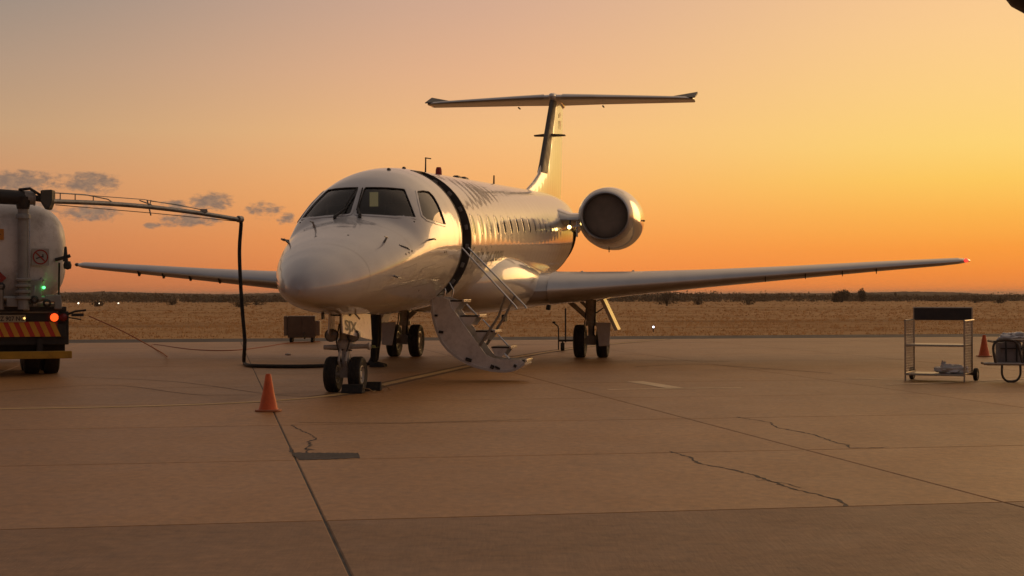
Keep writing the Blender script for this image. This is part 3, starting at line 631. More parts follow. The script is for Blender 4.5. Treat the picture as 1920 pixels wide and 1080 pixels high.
# door frames: dark reveal all round the opening with lighter latch blocks
def reveal(D, name, depth=.12, lip=.03):
    s0, s1, a0, a1 = D; m = MB(); loop = [(s0, a0 + (a1 - a0) * k / 30) for k in range(31)] + [(s1, a1 - (a1 - a0) * k / 30) for k in range(31)]
    g2 = lambda s, a, d: (s + (-d if s == s0 else d), a + (d * K * (-1 if a == a0 else (1 if a == a1 else 0))))
    rings = [[F(s, a, -depth), F(s, a, .006), F(*g2(s, a, lip), .006), F(*g2(s, a, lip), -.002)] for s, a in loop]; n = len(rings)
    m.add([p for r in rings for p in r], [(4 * i + k, 4 * ((i + 1) % n) + k, 4 * ((i + 1) % n) + k + 1, 4 * i + k + 1) for i in range(n) for k in range(3)])
    fr = m.build(name, M['framedark'], fus, smooth=50, fix=False)
    for k in range(7):
        a = a0 + (a1 - a0) * (k + .6) / 7.4; p = F(s1 - .015, a, -.06)
        MB().box(p, (.05, .02, .08), (0, -R(a), 0)).build('latch', M['grey'], fr, smooth=0, bevel=.006)
reveal(DOOR, 'door_frame'); reveal(BAG, 'baggage_door_frame', .10, .04)
# the open baggage door standing out above its opening
p0 = F(16.75, 4, .02); m = MB(); n = 9
arc = [(0.02 + .14 * math.sin(k / n * 1.5), .30 * k / n) for k in range(n + 1)]
m.loft([[Vector((p0.x + x, y, p0.z + z)) for y, dx in ((16.75, 0), (17.55, 0))] + [Vector((p0.x + x - .045, y, p0.z + z)) for y in (17.55, 16.75)] for x, z in arc])
bd = m.build('baggage_door', M['paintsmooth'], plane, smooth=50)
MB().tube([p0 + Vector((-.25, -.05, .22)), p0 + Vector((.25, -.05, .26))], .022, 7).build('hinge_arm', M['alloy'], bd)
MB().tube([p0 + Vector((-.02, .05, .05)), p0 + Vector((.08, .05, .25))], .015, 7).build('gas_strut', M['alloy'], bd)
# lettering along the lower side aft of the door
tv, tf = text_mesh('flyairlink.com', .40, .004, 3.1)
MB().add([F(3.55 + x, -20 + y / 1.14 * K * 1.0, .003) for x, y in tv], tf).build('lettering', M['ink'], fus, smooth=0, fix=False)

# ---- wings
def foil(n=13, camber=.02):
    xs = [.5 * (1 - math.cos(math.pi * k / n)) for k in range(n + 1)]
    yt = lambda x: 5 * (.2969 * math.sqrt(x) - .126 * x - .3516 * x * x + .2843 * x ** 3 - .1015 * x ** 4); cm = lambda x: camber * 4 * x * (1 - x)
    return [(x, cm(x), yt(x)) for x in xs]
FO = foil()
def ring(l, le, ch, z, tc_, k=1, inc=-.02):
    up = [Vector((k * l, le + x * ch, z + (c + y * tc_) * ch + inc * (x - .0) * ch)) for x, c, y in FO]; lo = [Vector((k * l, le + x * ch, z + (c - y * tc_) * ch + inc * x * ch)) for x, c, y in FO[1:-1]]
    return up + lo[::-1]
WING = [(.8, 8.0, 5.7, 1.40, .125), (1.5, 8.55, 5.15, 1.415, .13), (2.2, 9.05, 4.45, 1.46, .13), (3.2, 9.62, 3.75, 1.535, .125), (4.6, 10.3, 3.0, 1.64, .12), (6.2, 11.05, 2.4, 1.76, .115), (8, 11.88, 1.85, 1.90, .11), (9.4, 12.55, 1.42, 2.0, .105), (9.8, 12.78, 1.2, 2.035, .10), (9.96, 12.98, .9, 2.05, .09), (10.02, 13.2, .55, 2.055, .07)]
def wing_at(l):
    A = np.array(WING); return [float(np.interp(l, A[:, 0], A[:, k])) for k in range(1, 5)]
M['ledge'] = mat('leading_edge_metal', (.46, .46, .475), .34, metal=1, var=.1, vscale=1.5, dirt=.12, dirtcol=(.25, .22, .2))
M['navred'] = lamp('red_navigation_lamp', (1, .025, .015), 3.5); M['navgreen'] = mat('dim_lens', (.10, .05, .03), .2)
for sg in (1, -1):
    wg = MB().loft([ring(*w, sg) for w in WING]).build('wing', M['wingpaint'], plane, smooth=35)
    # bare metal leading edge, set proud of the paint
    rr = []
    for l in np.linspace(1.62, 9.75, 24):
        le, ch, z, tc_ = wing_at(l); r_ = []
        for x, c, y in FO[5:0:-1]: r_.append(Vector((sg * l, le + x * ch * .75 - .004, z + (c + y * tc_) * ch - .02 * x * ch + .006)))
        r_.append(Vector((sg * l, le - .008, z)))
        for x, c, y in FO[1:4]: r_.append(Vector((sg * l, le + x * ch * .75 - .004, z + (c - y * tc_) * ch - .02 * x * ch - .006)))
        rr.append(r_)
    MB().loft(rr, cap=False, close=False).build('leading_edge', M['ledge'], wg, smooth=60, fix=False)
    for l in (5.75, 6.55, 7.3, 8.0):                               # fences under the leading edge
        le, ch, z, tc_ = wing_at(l); k = .02
        MB().hexa([Vector((sg * (l + dx), le + y, z + zz)) for zz, ys in ((-.13, (.05, .13)), (-.02, (-.02, .24))) for dx, y in ((-.007, ys[0]), (.007, ys[0]), (.007, ys[1]), (-.007, ys[1]))]).build('wing_fence', M['dark'], wg, smooth=0)
    for l in ():                                       # flap track fairings
        le, ch, z, tc_ = wing_at(l); y0 = le + ch * .55
        MB().loft([[Vector((sg * l + math.cos(a) * w_, y0 + t_ * 1.2, z - .05 * ch - .05 + math.sin(a) * h_)) for a in np.linspace(0, 2 * math.pi, 10, endpoint=False)] for t_, w_, h_ in ((0, .02, .01), (.3, .12, .035), (.8, .13, .045), (1.2, .05, .02))]).build('flap_fairing', M['wingpaint'], wg)
    tip = Vector((sg * 9.93, 12.93, 2.055))
    MB().lathe([(.0, -.10), (.03, -.06), (.045, 0), (.035, .08), (0, .14)], tip + Vector((-sg * .03, -.02, 0)), (0, 1, 0), 12).build('navigation_light', M['navred'] if sg > 0 else M['navgreen'], wg)
    for q in (3.0, 4.0):
        le, ch, z, tc_ = wing_at(q - .9 if sg > 0 else q); 
        MB().lathe([(.03, -.03), (.028, .006), (0, .012)], Vector((sg * (q - .9), le + ch * .3, z + .08 * ch)), (0, 0, 1), 10).build('filler_cap', M['alloy'], wg)
# belly fairing that carries the wing
def sup(a, e): return math.copysign(abs(math.cos(a)) ** e, math.cos(a)), math.copysign(abs(math.sin(a)) ** e, math.sin(a))
rings = []
for s, w_, z0, z1 in ((4.9, .55, 1.5, 1.5), (5.0, .62, 1.30, 1.75), (5.6, .98, 1.14, 1.98), (6.4, 1.19, 1.04, 2.15), (7.2, 1.33, 1.0, 2.22), (8.2, 1.42, .985, 2.2), (9.6, 1.46, .985, 2.08), (11.2, 1.46, 1.0, 2.0), (12.8, 1.42, 1.06, 1.98), (14, 1.25, 1.2, 2.05), (15.2, .9, 1.4, 2.1), (15.9, .4, 1.7, 2.0)):
    rings.append([Vector((w_ * c, s, (z0 + z1) / 2 + (z1 - z0) / 2 * k)) for c, k in (sup(a, .82) for a in np.linspace(0, 2 * math.pi, 48, endpoint=False))])
MB().loft(rings).build('belly_fairing', M['paintsmooth'], plane, smooth=60)
# ---- fin and tailplane
fr = []
for z, le, te, t_ in ((3.3, 16.0, 22.6, .16), (3.75, 16.0, 22.75, .17), (3.92, 16.6, 22.85, .185), (4.15, 17.6, 22.95, .2), (4.42, 18.55, 23.05, .205), (4.75, 19.05, 23.1, .20), (5.6, 19.95, 23.25, .185), (6.62, 21.05, 23.45, .165), (6.80, 21.25, 23.5, .16), (6.86, 21.45, 23.5, .12)):
    ch = te - le; tt = t_ * 2 / ch
    up = [Vector((y * tt * ch * .5, le + x * ch, z)) for x, c, y in FO]; lo = [Vector((-y * tt * ch * .5, le + x * ch, z)) for x, c, y in FO[1:-1]]; fr.append(up + lo[::-1])
fin = MB().loft(fr).build('fin', M['paint'], plane, smooth=35)
rr = []
for z, le, t_, ch in ((4.5, 18.72, .205, 4.35), (4.75, 19.05, .20, 4.05), (5.6, 19.95, .185, 3.3), (6.62, 21.05, .165, 2.4)):
    tt = t_ * 2 / ch; sd = [(x * .55, y) for x, c, y in FO[5:0:-1]] 
    rr.append([Vector((y * tt * ch * .5 + .004, le + x * ch * 1.0, z)) for x, y in sd] + [Vector((0, le - .012, z))] + [Vector((-y * tt * ch * .5 - .004, le + x * ch, z)) for x, y in sd[::-1]])
MB().loft(rr, cap=False, close=False).build('leading_edge', M['dark'], fin, smooth=60, fix=False)
for sg in (1, -1):
    MB().hexa([Vector((sg * x, y, 5.62 + z)) for z in (-.015, .015) for x, y in ((.05, 20.3), (.42, 20.62), (.42, 20.80), (.05, 20.95))]).build('fin_strake', M['dark'], fin, smooth=0)
# emblem near the fin top (a small gold bird-like mark)
for pts in ([(21.85, 6.28), (22.25, 6.42), (22.35, 6.35), (22.05, 6.22)], [(22.0, 6.15), (22.45, 6.2), (22.3, 6.0), (22.1, 5.88)], [(22.15, 5.8), (22.3, 5.86), (22.22, 5.66)]):
    MB().add([(.088 if z > 6 else .094, y, z) for y, z in pts], [tuple(range(len(pts)))]).build('emblem', M['goldink'], fin, smooth=0)
HT = [(0, 21.15, 2.15, 6.72, .085), (1.0, 21.45, 1.85, 6.735, .08), (2.4, 21.95, 1.45, 6.75, .08), (3.55, 22.35, 1.12, 6.76, .08), (3.74, 22.47, .95, 6.755, .08), (3.775, 22.62, .6, 6.755, .06)]
for sg in (1, -1):
    rs = [ring(max(l, .02), le, ch, z, tc_, sg, 0) for l, le, ch, z, tc_ in HT]
    tp = MB().loft(rs).build('tailplane', M['paintsmooth'], plane, smooth=35)
    MB().hexa([Vector((sg * x, y, z)) for x, y, z in ((2.95, 22.50, 6.78), (3.80, 22.40, 6.765), (3.83, 23.45, 6.99), (2.95, 23.30, 6.84), (2.95, 22.50, 6.80), (3.80, 22.40, 6.79), (3.83, 23.45, 7.06), (2.95, 23.30, 6.87))]).build('elevator_horn', M['dark'], tp, smooth=0)
    rr = []
    for l in np.linspace(.25, 3.7, 10):
        A = np.array(HT); le, ch, z, tc_ = [float(np.interp(l, A[:, 0], A[:, k])) for k in range(1, 5)]
        rr.append([Vector((sg * l, le + x * ch * .7, z + (c + y * tc_) * ch + .004)) for x, c, y in FO[4:0:-1]] + [Vector((sg * l, le - .008, z))] + [Vector((sg * l, le + x * ch * .7, z + (c - y * tc_) * ch - .004)) for x, c, y in FO[1:4]])
    MB().loft(rr, cap=False, close=False).build('leading_edge', M['ledge'], tp, smooth=60, fix=False)
    MB().tube([(sg * 1.2, 22.9, 6.65), (sg * 1.2, 23.2, 6.65)], .022, 8).build('hinge_fairing', M['dark'], tp)
bl = [(0, -.02), (.06, .03), (.095, .15), (.115, .6), (.115, 1.5), (.09, 2.3), (.02, 2.75)]
b = MB().lathe(bl, (0, 20.95, 6.72), (0, 1, 0), 20).build('tail_bullet', M['paintsmooth'], plane, smooth=60)
# ---- engines
def engine(sg):
    o = Vector((sg * 2.15, 14.3, 3.13)); d = (0, 1, 0)
    nc = MB().lathe([(.555, .02), (.60, .10), (.66, .35), (.715, .9), (.735, 1.5), (.72, 2.2), (.65, 3.0), (.53, 3.8), (.46, 4.25), (.44, 4.24), (.44, 3.9)], o, d, 48).build('engine_nacelle', M['silver'], plane, smooth=60)
    MB().lathe([(.57, .055), (.548, .012), (.527, 0), (.508, .018), (.500, .08), (.50, .2)], o, d, 48).build('intake_lip', M['ledge'], nc, smooth=60)
    MB().lathe([(.5, .2), (.505, .5), (.51, .8), (.0, .84)], o, d, 40).build('intake_duct', M['dark'], nc, smooth=60)
    f = MB()
    for k in range(24):
        a = 2 * math.pi * k / 24; c, s_ = math.cos(a), math.sin(a); X = Vector((c, 0, s_)); T = Vector((-s_, 0, c)); Y = Vector((0, 1, 0))
        q = [o + Y * .68 + X * .14 - T * .02, o + Y * .66 + X * .49 - T * .035, o + Y * .74 + X * .49 + T * .05, o + Y * .78 + X * .14 + T * .025]
        f.add([p for p in q] + [p + Y * .012 for p in q], [(0, 1, 2, 3), (7, 6, 5, 4), (0, 4, 5, 1), (1, 5, 6, 2), (2, 6, 7, 3), (3, 7, 4, 0)])
    f.build('fan_blades', M['fan'], nc, smooth=0, fix=False)
    MB().lathe([(0, .42), (.05, .47), (.11, .6), (.145, .72), (.15, .8)], o, d, 20).build('spinner', M['fan'], nc, smooth=60)
    MB().lathe([(.40, 3.9), (.38, 4.6), (.33, 4.9), (.30, 4.9), (.30, 4.2), (.0, 4.1)], o, d, 32).build('exhaust_nozzle', M['steel'], nc, smooth=50)
    MB().lathe([(0, .16), (.3, .165), (.47, .17), (.50, .19)], o, d, 40).build('intake_cover', M['cover'], nc, smooth=60)
    MB().tube([o + Vector((0, .9, -.70)), o + Vector((0, .92, -.80))], .012, 6).build('drain_mast', M['dark'], nc)
    a = o + Vector((sg * .735, 1.5, -.05)); MB().tube([a, a + Vector((sg * .05, 0, 0))], .02, 8).build('access_knob', M['dark'], nc)
    # the strut between fuselage and nacelle
    rs = []
    for x in (.55, .95, 1.2, 1.5, 1.9):
        r_ = ring(0, 14.95 - (.35 if x < 1 else 0), 3.6 + (.5 if x < 1 else 0), 3.08, .085 if x > 1.1 else .12, 1, 0); rs.append([Vector((sg * x, p.y, p.z)) for p in r_])
    py = MB().loft(rs).build('engine_pylon', M['paintsmooth'], plane, smooth=40)
    if sg > 0:  # glowing discs on holders, added to imitate bright glints under the pylon
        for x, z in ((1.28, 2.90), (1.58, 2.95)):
            lp = MB().lathe([(.05, .06), (.055, 0), (.05, -.01)], (x, 14.75, z), (0, 1, 0), 14).tube([(x, 14.8, z), (x, 14.95, 3.06)], .02, 6).build('glint_holder', M['dark'], py)
            MB().lathe([(0, -.02), (.03, -.012), (.045, 0)], (x, 14.74, z), (0, 1, 0), 14).build('lens_or_glint', lamp('pylon_glint_glow', (1, .66, .2), 9), py)
        MB().box((1.44, 14.9, 2.86), (.035, .06, .36)).build('streak_plate', M['alloy'], py, smooth=0, bevel=.006)  # bare metal plate added to stand in for a bright streak of light
        MB().tube([(1.2, 14.8, 2.88), (1.62, 14.8, 2.96)], .018, 7).build('glint_rail', M['alloy'], py)  # bar added to join the glowing discs
M['fan'] = mat('fan_titanium', (.05, .045, .042), .5, metal=.7, var=.2)
M['silver'] = mat('silver_nacelle', (.50, .49, .48), .2, metal=.55, coat=.8, coat_r=.04, var=.06, vscale=2, dirt=.15, dirtcol=(.2, .17, .14))
M['cover'] = mat('intake_cover_cloth', (.22, .17, .135), .8, var=.15, vscale=5)
engine(1); engine(-1)

# ---- landing gear
M['doorwhite'] = mat('gear_door_white', (.84, .82, .79), .28, coat=.7, coat_r=.06, var=.05, vscale=4, dirt=.2, dirtcol=(.35, .28, .2))
def tyre(par, x, y, r, w, rimr, nm='tyre'):
    p = [(rimr, -w * .36), (r * .84, -w * .5), (r * .95, -w * .44), (r, -w * .28), (r, -w * .17), (r - .006, -w * .16), (r - .006, -w * .13), (r, -w * .12), (r, w * .12), (r - .006, w * .13), (r - .006, w * .16), (r, w * .17), (r, w * .28), (r * .95, w * .44), (r * .84, w * .5), (rimr, w * .36)]
    MB().lathe(p, (x, y, r - .006), (1, 0, 0), 40).build(nm, M['rubber'], par, smooth=35)
    k = 1
    p = [(rimr, -w * .36), (rimr * .93, -w * .37), (rimr * .86, -w * .22), (rimr * .5, -w * .16), (rimr * .32, -w * .3), (0, -w * .31)]
    MB().lathe(p + [], (x, y, r - .006), (1, 0, 0), 28).build('wheel_rim', M['rim'], par, smooth=35)
    MB().lathe([(a, -b) for a, b in p], (x, y, r - .006), (1, 0, 0), 28).build('wheel_rim', M['rim'], par, smooth=35)
    b = MB()
    for i in range(8):
        a = i * math.pi / 4
        for s_ in (-1, 1): b.lathe([(.012, -w * .02), (.012, w * .05), (0, w * .06)], (x + s_ * w * .2, y + math.cos(a) * rimr * .66, r - .006 + math.sin(a) * rimr * .66), (s_, 0, 0), 6)
    b.build('wheel_bolts', M['steel'], par, smooth=0)
ng = MB()
ng.tube([(0, .10, 1.25), (0, .06, .95), (0, .03, .62)], [.10, .10, .095], 18)
ng.lathe([(.115, 0), (.125, .03), (.125, .10), (.105, .13)], (0, .035, .60), (0, -.03, 1), 18)
ng.tube([(0, .03, .62), (0, 0, .26)], [.062, .060], 16); ng.tube([(-.17, 0, .245), (.17, 0, .245)], .045, 12)
ng.box((0, 0, .27), (.13, .13, .14))
nose_gear = ng.build('nose_gear_leg', M['gearwhite'], plane, smooth=45)
for x in (-.175, .175): tyre(nose_gear, x, 0, .25, .18, .125)
m = MB(); m.tube([(0, .11, .60), (0, .26, .45), (0, .10, .30)], .02, 7); m.tube([(.05, -.09, .60), (.05, -.17, .44), (.05, -.07, .32)], .016, 7); m.tube([(-.05, -.09, .60), (-.05, -.17, .44), (-.05, -.07, .32)], .016, 7); m.build('torque_link', M['gearwhite'], nose_gear)
m = MB(); m.tube([(-.30, -.03, .62), (.33, -.03, .64)], .035, 10); m.lathe([(.05, 0), (.055, .03), (.03, .05)], (.33, -.03, .64), (1, 0, 0), 12); m.build('steering_actuator', M['gearwhite'], nose_gear)
m = MB(); m.tube([(-.3, -.02, .60), (.1, -.02, .58)], .012, 6); m.tube([(.05, -.10, .9), (.09, -.12, .7), (.03, -.11, .5), (.06, -.07, .3)], .012, 6); m.tube([(-.06, -.10, .95), (-.10, -.11, .7), (-.03, -.10, .42)], .010, 6); m.build('hydraulic_lines', M['dark'], nose_gear)
MB().tube([(0, .1, .78), (0, .55, 1.05), (0, .85, 1.12)], [.035, .035, .04], 10).build('drag_brace', M['gearwhite'], nose_gear)
for x in (-.175, .14):
    MB().lathe([(.0, .16), (.05, .15), (.085, .08), (.092, 0), (.092, -.03)], (x, -.09, .79), (0, 1, 0), 22).build('taxi_light', M['grey'], nose_gear)
    MB().lathe([(.0, 0), (.05, .004), (.084, .014)], (x, -.117, .79), (0, 1, 0), 22).build('taxi_light_lens', M['cabinglass'], nose_gear)
for sg in (1, -1):
    tf_, ta, ba, bf = (.09, -.52, 1.14), (.27, .36, 1.08), (.29, .36, .71), (.11, -.52, .83)
    q = [Vector((sg * p[0], p[1], p[2])) for p in (bf, ba, ta, tf_)]; q2 = [p + Vector((-sg * .022, .004, 0)) for p in q]
    nd = MB().hexa([*q, *q2]).build('nose_gear_door', M['doorwhite'], plane, smooth=0, bevel=.006)
    if sg > 0:
        tv, tf2 = text_mesh('SJX', .20, .004, .36); X = (q[1] - q[0]).normalized(); Y = (q[3] - q[0]).normalized(); Nn = X.cross(Y).normalized()
        if Nn.x < 0: Nn = -Nn
        MB().add([q[0] + X * (.075 + x) + Y * (.055 + y) + Nn * .006 for x, y in tv], tf2).build('lettering', M['ink'], nd, smooth=0, fix=False)
MB().box((0, .1, 1.09), (.30, .8, .06)).build('wheel_well', M['black'], plane, smooth=0)
# main gear
for sg in (1, -1):
    x0, y0 = sg * 2.05, 12.43
    mg = MB(); mg.tube([(x0, y0 - .1, 1.45), (x0, y0 - .06, 1.0), (x0, y0 - .03, .72)], [.12, .115, .11], 16); mg.tube([(x0, y0 - .03, .74), (x0, y0, .36)], .07, 14)
    mg.tube([(x0 - .30, y0, .345), (x0 + .30, y0, .345)], .06, 12); mg.box((x0, y0, .37), (.2, .2, .2)); mg.lathe([(.13, 0), (.135, .06), (.12, .1)], (x0, y0 - .03, .68), (0, 0, 1), 16)
    leg = mg.build('main_gear_leg', M['gearwhite'], plane, smooth=45)
    for dx in (-.245, .245): tyre(leg, x0 + dx, y0, .355, .24, .205)
    m = MB(); m.tube([(x0, y0 - .05, .78), (x0 - sg * .35, y0 - .1, 1.10), (x0 - sg * .62, y0 - .1, 1.32)], [.05, .055, .05], 10); m.tube([(x0 - sg * .05, y0 - .12, 1.05), (x0 - sg * .36, y0 - .12, 1.35)], .035, 8); m.build('side_brace', M['gearwhite'], leg)
    m = MB(); m.tube([(x0, y0 + .08, .72), (x0, y0 + .32, .55), (x0, y0 + .08, .38)], .03, 8); m.build('torque_link', M['gearwhite'], leg)
    m = MB(); m.tube([(x0 + .09, y0 - .13, 1.3), (x0 + .1, y0 - .15, .9), (x0 + .05, y0 - .13, .5), (x0 + .2, y0 - .1, .4)], .014, 6); m.tube([(x0 - .08, y0 - .13, 1.3), (x0 - .12, y0 - .15, .8), (x0 - .2, y0 - .1, .42)], .012, 6); m.build('brake_lines', M['dark'], leg)
    # leg door outboard of the wheels, and the hinged upper door standing out
    q = [Vector((x0 + sg * a, y0 + b, z)) for a, b, z in ((.20, -.40, .25), (.43, -.42, .27), (.45, -.36, .75), (.13, -.34, .76))]; MB().hexa([*q, *[p + Vector((0, .03, 0)) for p in q]]).build('leg_door', M['doorwhite'], leg, smooth=0, bevel=.012)
    q = [Vector((x0 + sg * a, y0 + b, z)) for a, b, z in ((.54, -.42, .58), (.54, .25, .58), (.20, .25, 1.30), (.20, -.42, 1.30))]; MB().hexa([*q, *[p + Vector((sg * .07, 0, .015)) for p in q]]).build('upper_gear_door', M['doorwhite'], leg, smooth=0, bevel=.006)
    MB().tube([(x0 + sg * .1, y0 - .05, .95), (x0 + sg * .36, y0 - .2, 1.12)], .014, 6).build('door_link', M['steel'], leg)
MB().box((1.0, 7.4, .92), (.06, .3, .13)).build('blade_antenna', M['dark'], plane, smooth=0, bevel=.01)
MB().box((1.6, 9.0, 1.10), (.08, .14, .10), (0, .2, 0)).build('landing_lamp_housing', M['dark'], plane, smooth=0, bevel=.015)
MB().box((-.05, -.95, 1.075), (.02, .14, .10), (0, 0, .1)).build('blade_antenna', M['dark'], plane, smooth=0, bevel=.004)
MB().tube([(.22, -.3, 1.09), (.30, -.36, 1.02)], .012, 6).build('drain_tube', M['alloy'], plane)

# ---- the airstair: a door folded down with its steps on the inside
ARC = [(.655, 1.31), (.665, 1.15), (.69, .98), (.74, .80), (.815, .625), (.91, .51), (1.025, .415), (1.13, .345), (1.234, .292), (1.36, .248), (1.5, .213), (1.6, .195), (1.7, .185), (1.82, .183), (1.92, .198), (2.02, .245), (2.10, .305)]
CH = [(2.04, .345), (1.74, .352), (1.62, .365), (1.50, .42), (1.28, .71), (.99, 1.12), (.95, 1.16), (.93, 1.27), (.80, 1.32)]
S0, S1 = 2.71, 3.37
M['stairgrey'] = mat('stair_panel', (.78, .75, .72), .5, var=.12, vscale=5, dirt=.35)
stair = MB()
sk = []
for i, (l, z) in enumerate(ARC):
    a = Vector(ARC[max(i - 1, 0)]); b = Vector(ARC[min(i + 1, len(ARC) - 1)]); d = (b - a).normalized(); n_ = Vector((d.y, -d.x)) * .035
    if n_.y > 0 and i > 2: n_ = -n_
    sk.append([Vector((l, S0 - .02, z)), Vector((l, S1 + .02, z)), Vector((l + n_.x, S1 + .02, z + n_.y)), Vector((l + n_.x, S0 - .02, z + n_.y))])
stair.loft(sk); air = stair.build('airstair', M['paintsmooth'], plane, smooth=40)
for y in (S0, S1 - .03):
    MB().prism(ARC + CH, lambda p, q, t_: Vector((p, t_, q)), y, y + .03).build('side_panel', M['stairgrey'], air, smooth=0)
    MB().tube([(l, y + .015, z) for l, z in ((.97, 1.13), (1.25, .735), (1.49, .405), (1.6, .355))], .014, 6).build('edge_trim', M['alloy'], air)
for k, t_ in enumerate((.12, .21, .48, .67, .74, .90)):
    i = t_ * (len(ARC) - 1); a = Vector(ARC[int(i)]).lerp(Vector(ARC[min(int(i) + 1, len(ARC) - 1)]), i % 1)
    MB().box((a.x + .03 if k < 4 else a.x, S0 - .012, a.y + .035), (.045 + .05 * ((k * 37) % 5) / 4, .02, .03 + .03 * ((k * 53) % 4) / 3), (0, .6 * t_, 0)).build('latch', M['dark'], air, smooth=0)
STEP = [(1.139, 1.256), (1.39, 1.02), (1.633, .783), (1.88, .535), (2.128, .33)]
for i, (l, z) in enumerate(STEP):
    st = MB().box((l - .15, (S0 + S1) / 2, z), (.30, S1 - S0 - .08, .025)).build('step', M['dark'], air, smooth=0, bevel=.004)
    MB().box((l - .005, (S0 + S1) / 2, z), (.03, S1 - S0 - .06, .045)).build('step_nosing', M['alloy'], st, smooth=0, bevel=.006)
    for y in (S0 + .045, S1 - .075):
        MB().prism([(l - .30, z - .012), (l - .04, z - .012), (l - .14, z - .15), (l - .24, z - .13)], lambda p, q, t_: Vector((p, t_, q)), y, y + .012).build('step_bracket', M['stairgrey'], st, smooth=0)
for y, e in ((S0 + .02, 1.965), (S1 - .02, 2.02)):
    MB().tube([(1.10, y, 2.10), (1.13, y, 2.07), (e, y, 1.17), (e + .02, y, 1.13)], .013, 8).build('handrail', M['alloy'], air)
    MB().tube([(e - .16, y, 1.34), (1.70, y, 1.02), (1.40, y, .56)], [.018, .02, .024], 8).build('rail_support', M['steel'], air)
    MB().tube([(.83, y, 1.28), (.86, y, 1.42), (.80, y, 1.53), (.76, y, 1.56)], .014, 7).build('grab_handle', M['alloy'], air)
for i in range(3):
    l, z = STEP[i]; MB().tube([(l + .04, S0 + .1, z - .05), (l + .2, S0 + .1, z - .22)], .012, 6).build('step_link', M['alloy'], air)
MB().tube([(1.62, S0 + .06, .42), (1.70, S0 + .06, .50), (1.78, S0 + .06, .44), (1.86, S0 + .06, .36)], .014, 6).build('foot_spring', M['alloy'], air)

# ================================================================== FUEL TRUCK (x = right, y = forwards/away, z = up, origin under the middle of its tail)
TR = R(19.5)
truck = empty('fuel_truck', (-8.62, 26.3, 0), TR, 'fuel tanker truck seen from behind with boom raised over the apron', 'truck')
M['tank'] = mat('tank_paint', (.78, .75, .71), .42, coat=.3, coat_r=.2, var=.12, vscale=1.5, dirt=.75, dirtcol=(.22, .18, .14))
HW, ZC, HH = 1.20, 2.05, .89
def se(k, n=48, e=.62):
    return [(HW * k * math.copysign(abs(math.cos(a)) ** e, math.cos(a)), HH * k * math.copysign(abs(math.sin(a)) ** e, math.sin(a))) for a in np.linspace(0, 2 * math.pi, n, endpoint=False)]
rings = []
for k, y in ((.0, -.16), (.25, -.155), (.5, -.13), (.72, -.075), (.86, .02), (.93, .12), (.975, .24), (1, .45), (1, 5.4), (.95, 5.5), (.5, 5.6), (0, 5.62)):
    rings.append([Vector((x, y, ZC + z)) for x, z in se(max(k, .001))])
tank = MB().loft(rings, cap=False).build('tank', M['tank'], truck, smooth=40)
for y in (1.6, 2.9, 4.2): MB().loft([[Vector((x, y + d, ZC + z)) for x, z in se(kk)] for d, kk in ((-.03, 1.001), (-.03, 1.012), (.03, 1.012), (.03, 1.001))], cap=False).build('tank_band', M['tank'], tank, smooth=40)
def dome_y(x, z):
    r = ((abs(x) / HW) ** (2 / .62) + (abs(z - ZC) / HH) ** (2 / .62)) ** (.62 / 2)
    return float(np.interp(r, [0, .25, .5, .72, .86, .93, .975, 1], [-.16, -.155, -.13, -.075, .02, .12, .24, .45]))
MB().box((0, 3.0, .85), (.9, 5.4, .28)).build('chassis', M['dark'], truck, smooth=0, bevel=.02)
MB().box((0, 2.7, 1.13), (2.1, 5.4, .16)).build('tank_cradle', M['grey'], truck, smooth=0, bevel=.02)
cabm = MB().prism([(5.9, .55), (7.6, .55), (7.7, 1.3), (7.45, 2.5), (7.2, 2.65), (5.9, 2.65)], lambda y, z, x: Vector((x, y, z)), -1.15, 1.15); cab = cabm.build('cab', M['white'], truck, smooth=0, bevel=.06)
for sg in (1, -1): MB().box((sg * 1.16, 6.9, 1.95), (.02, .8, .6)).build('cab_window', M['cabinglass'], cab, smooth=0, bevel=.01)
# rear skirt, chevron board, plate, bar
MB().box((0, .18, .80), (2.44, .30, .56)).box((0, .16, 1.12), (2.36, .34, .08)).build('rear_frame', M['dark'], truck, smooth=0, bevel=.012)
M['chevred'] = mat('chevron_red', (.68, .05, .025), .35, dirt=.25); M['chevyel'] = mat('chevron_yellow', (.90, .46, .05), .35, dirt=.25, dirtcol=(.3, .15, .03))
cb = MB().box((0, -.02, .785), (2.06, .02, .25)).build('chevron_board', M['chevred'], truck, smooth=0)
k = 0
for i in range(-6, 7):
    x = i * .165; sl = -.11 if i > 0 else .11
    if i == 0: pts = [(-.13, 0), (.13, 0), (.02, .25), (-.02, .25)]
    else: pts = [(x - .04 - sl * .5, 0), (x + .045 - sl * .5, 0), (x + .045 + sl * .5, .25), (x - .04 + sl * .5, .25)]
    MB().prism(pts, lambda p, q, t_: Vector((p, t_, .66 + q)), -.036, -.032).build('chevron_stripe', M['chevyel'], cb, smooth=0)
pl = MB().box((.25, -.05, .965), (.54, .015, .125)).build('number_plate', mat('plate_face', (.62, .56, .40), .5, dirt=.3), truck, smooth=0, bevel=.008)
tv, tf = text_mesh('DPZ 907 NC', .105, .002, .49)
MB().add([(.005 + x, -.0605, .928 + y) for x, y in tv], tf).build('lettering', M['ink'], pl, smooth=0, fix=False)
MB().lathe([(0, .014), (.012, .012), (.017, 0)], (.50, -.06, .97), (0, -1, 0), 10).build('plate_lamp', lamp('plate_lamp_glow', (1, .62, .18), 2.2), pl)
MB().box((0, -.08, .355), (2.52, .11, .125)).build('rear_bar', M['yellow'], truck, smooth=0, bevel=.012)
for x in (-.75, .75): MB().box((x, .1, .45), (.09, .3, .35)).build('bar_bracket', M['dark'], truck, smooth=0)
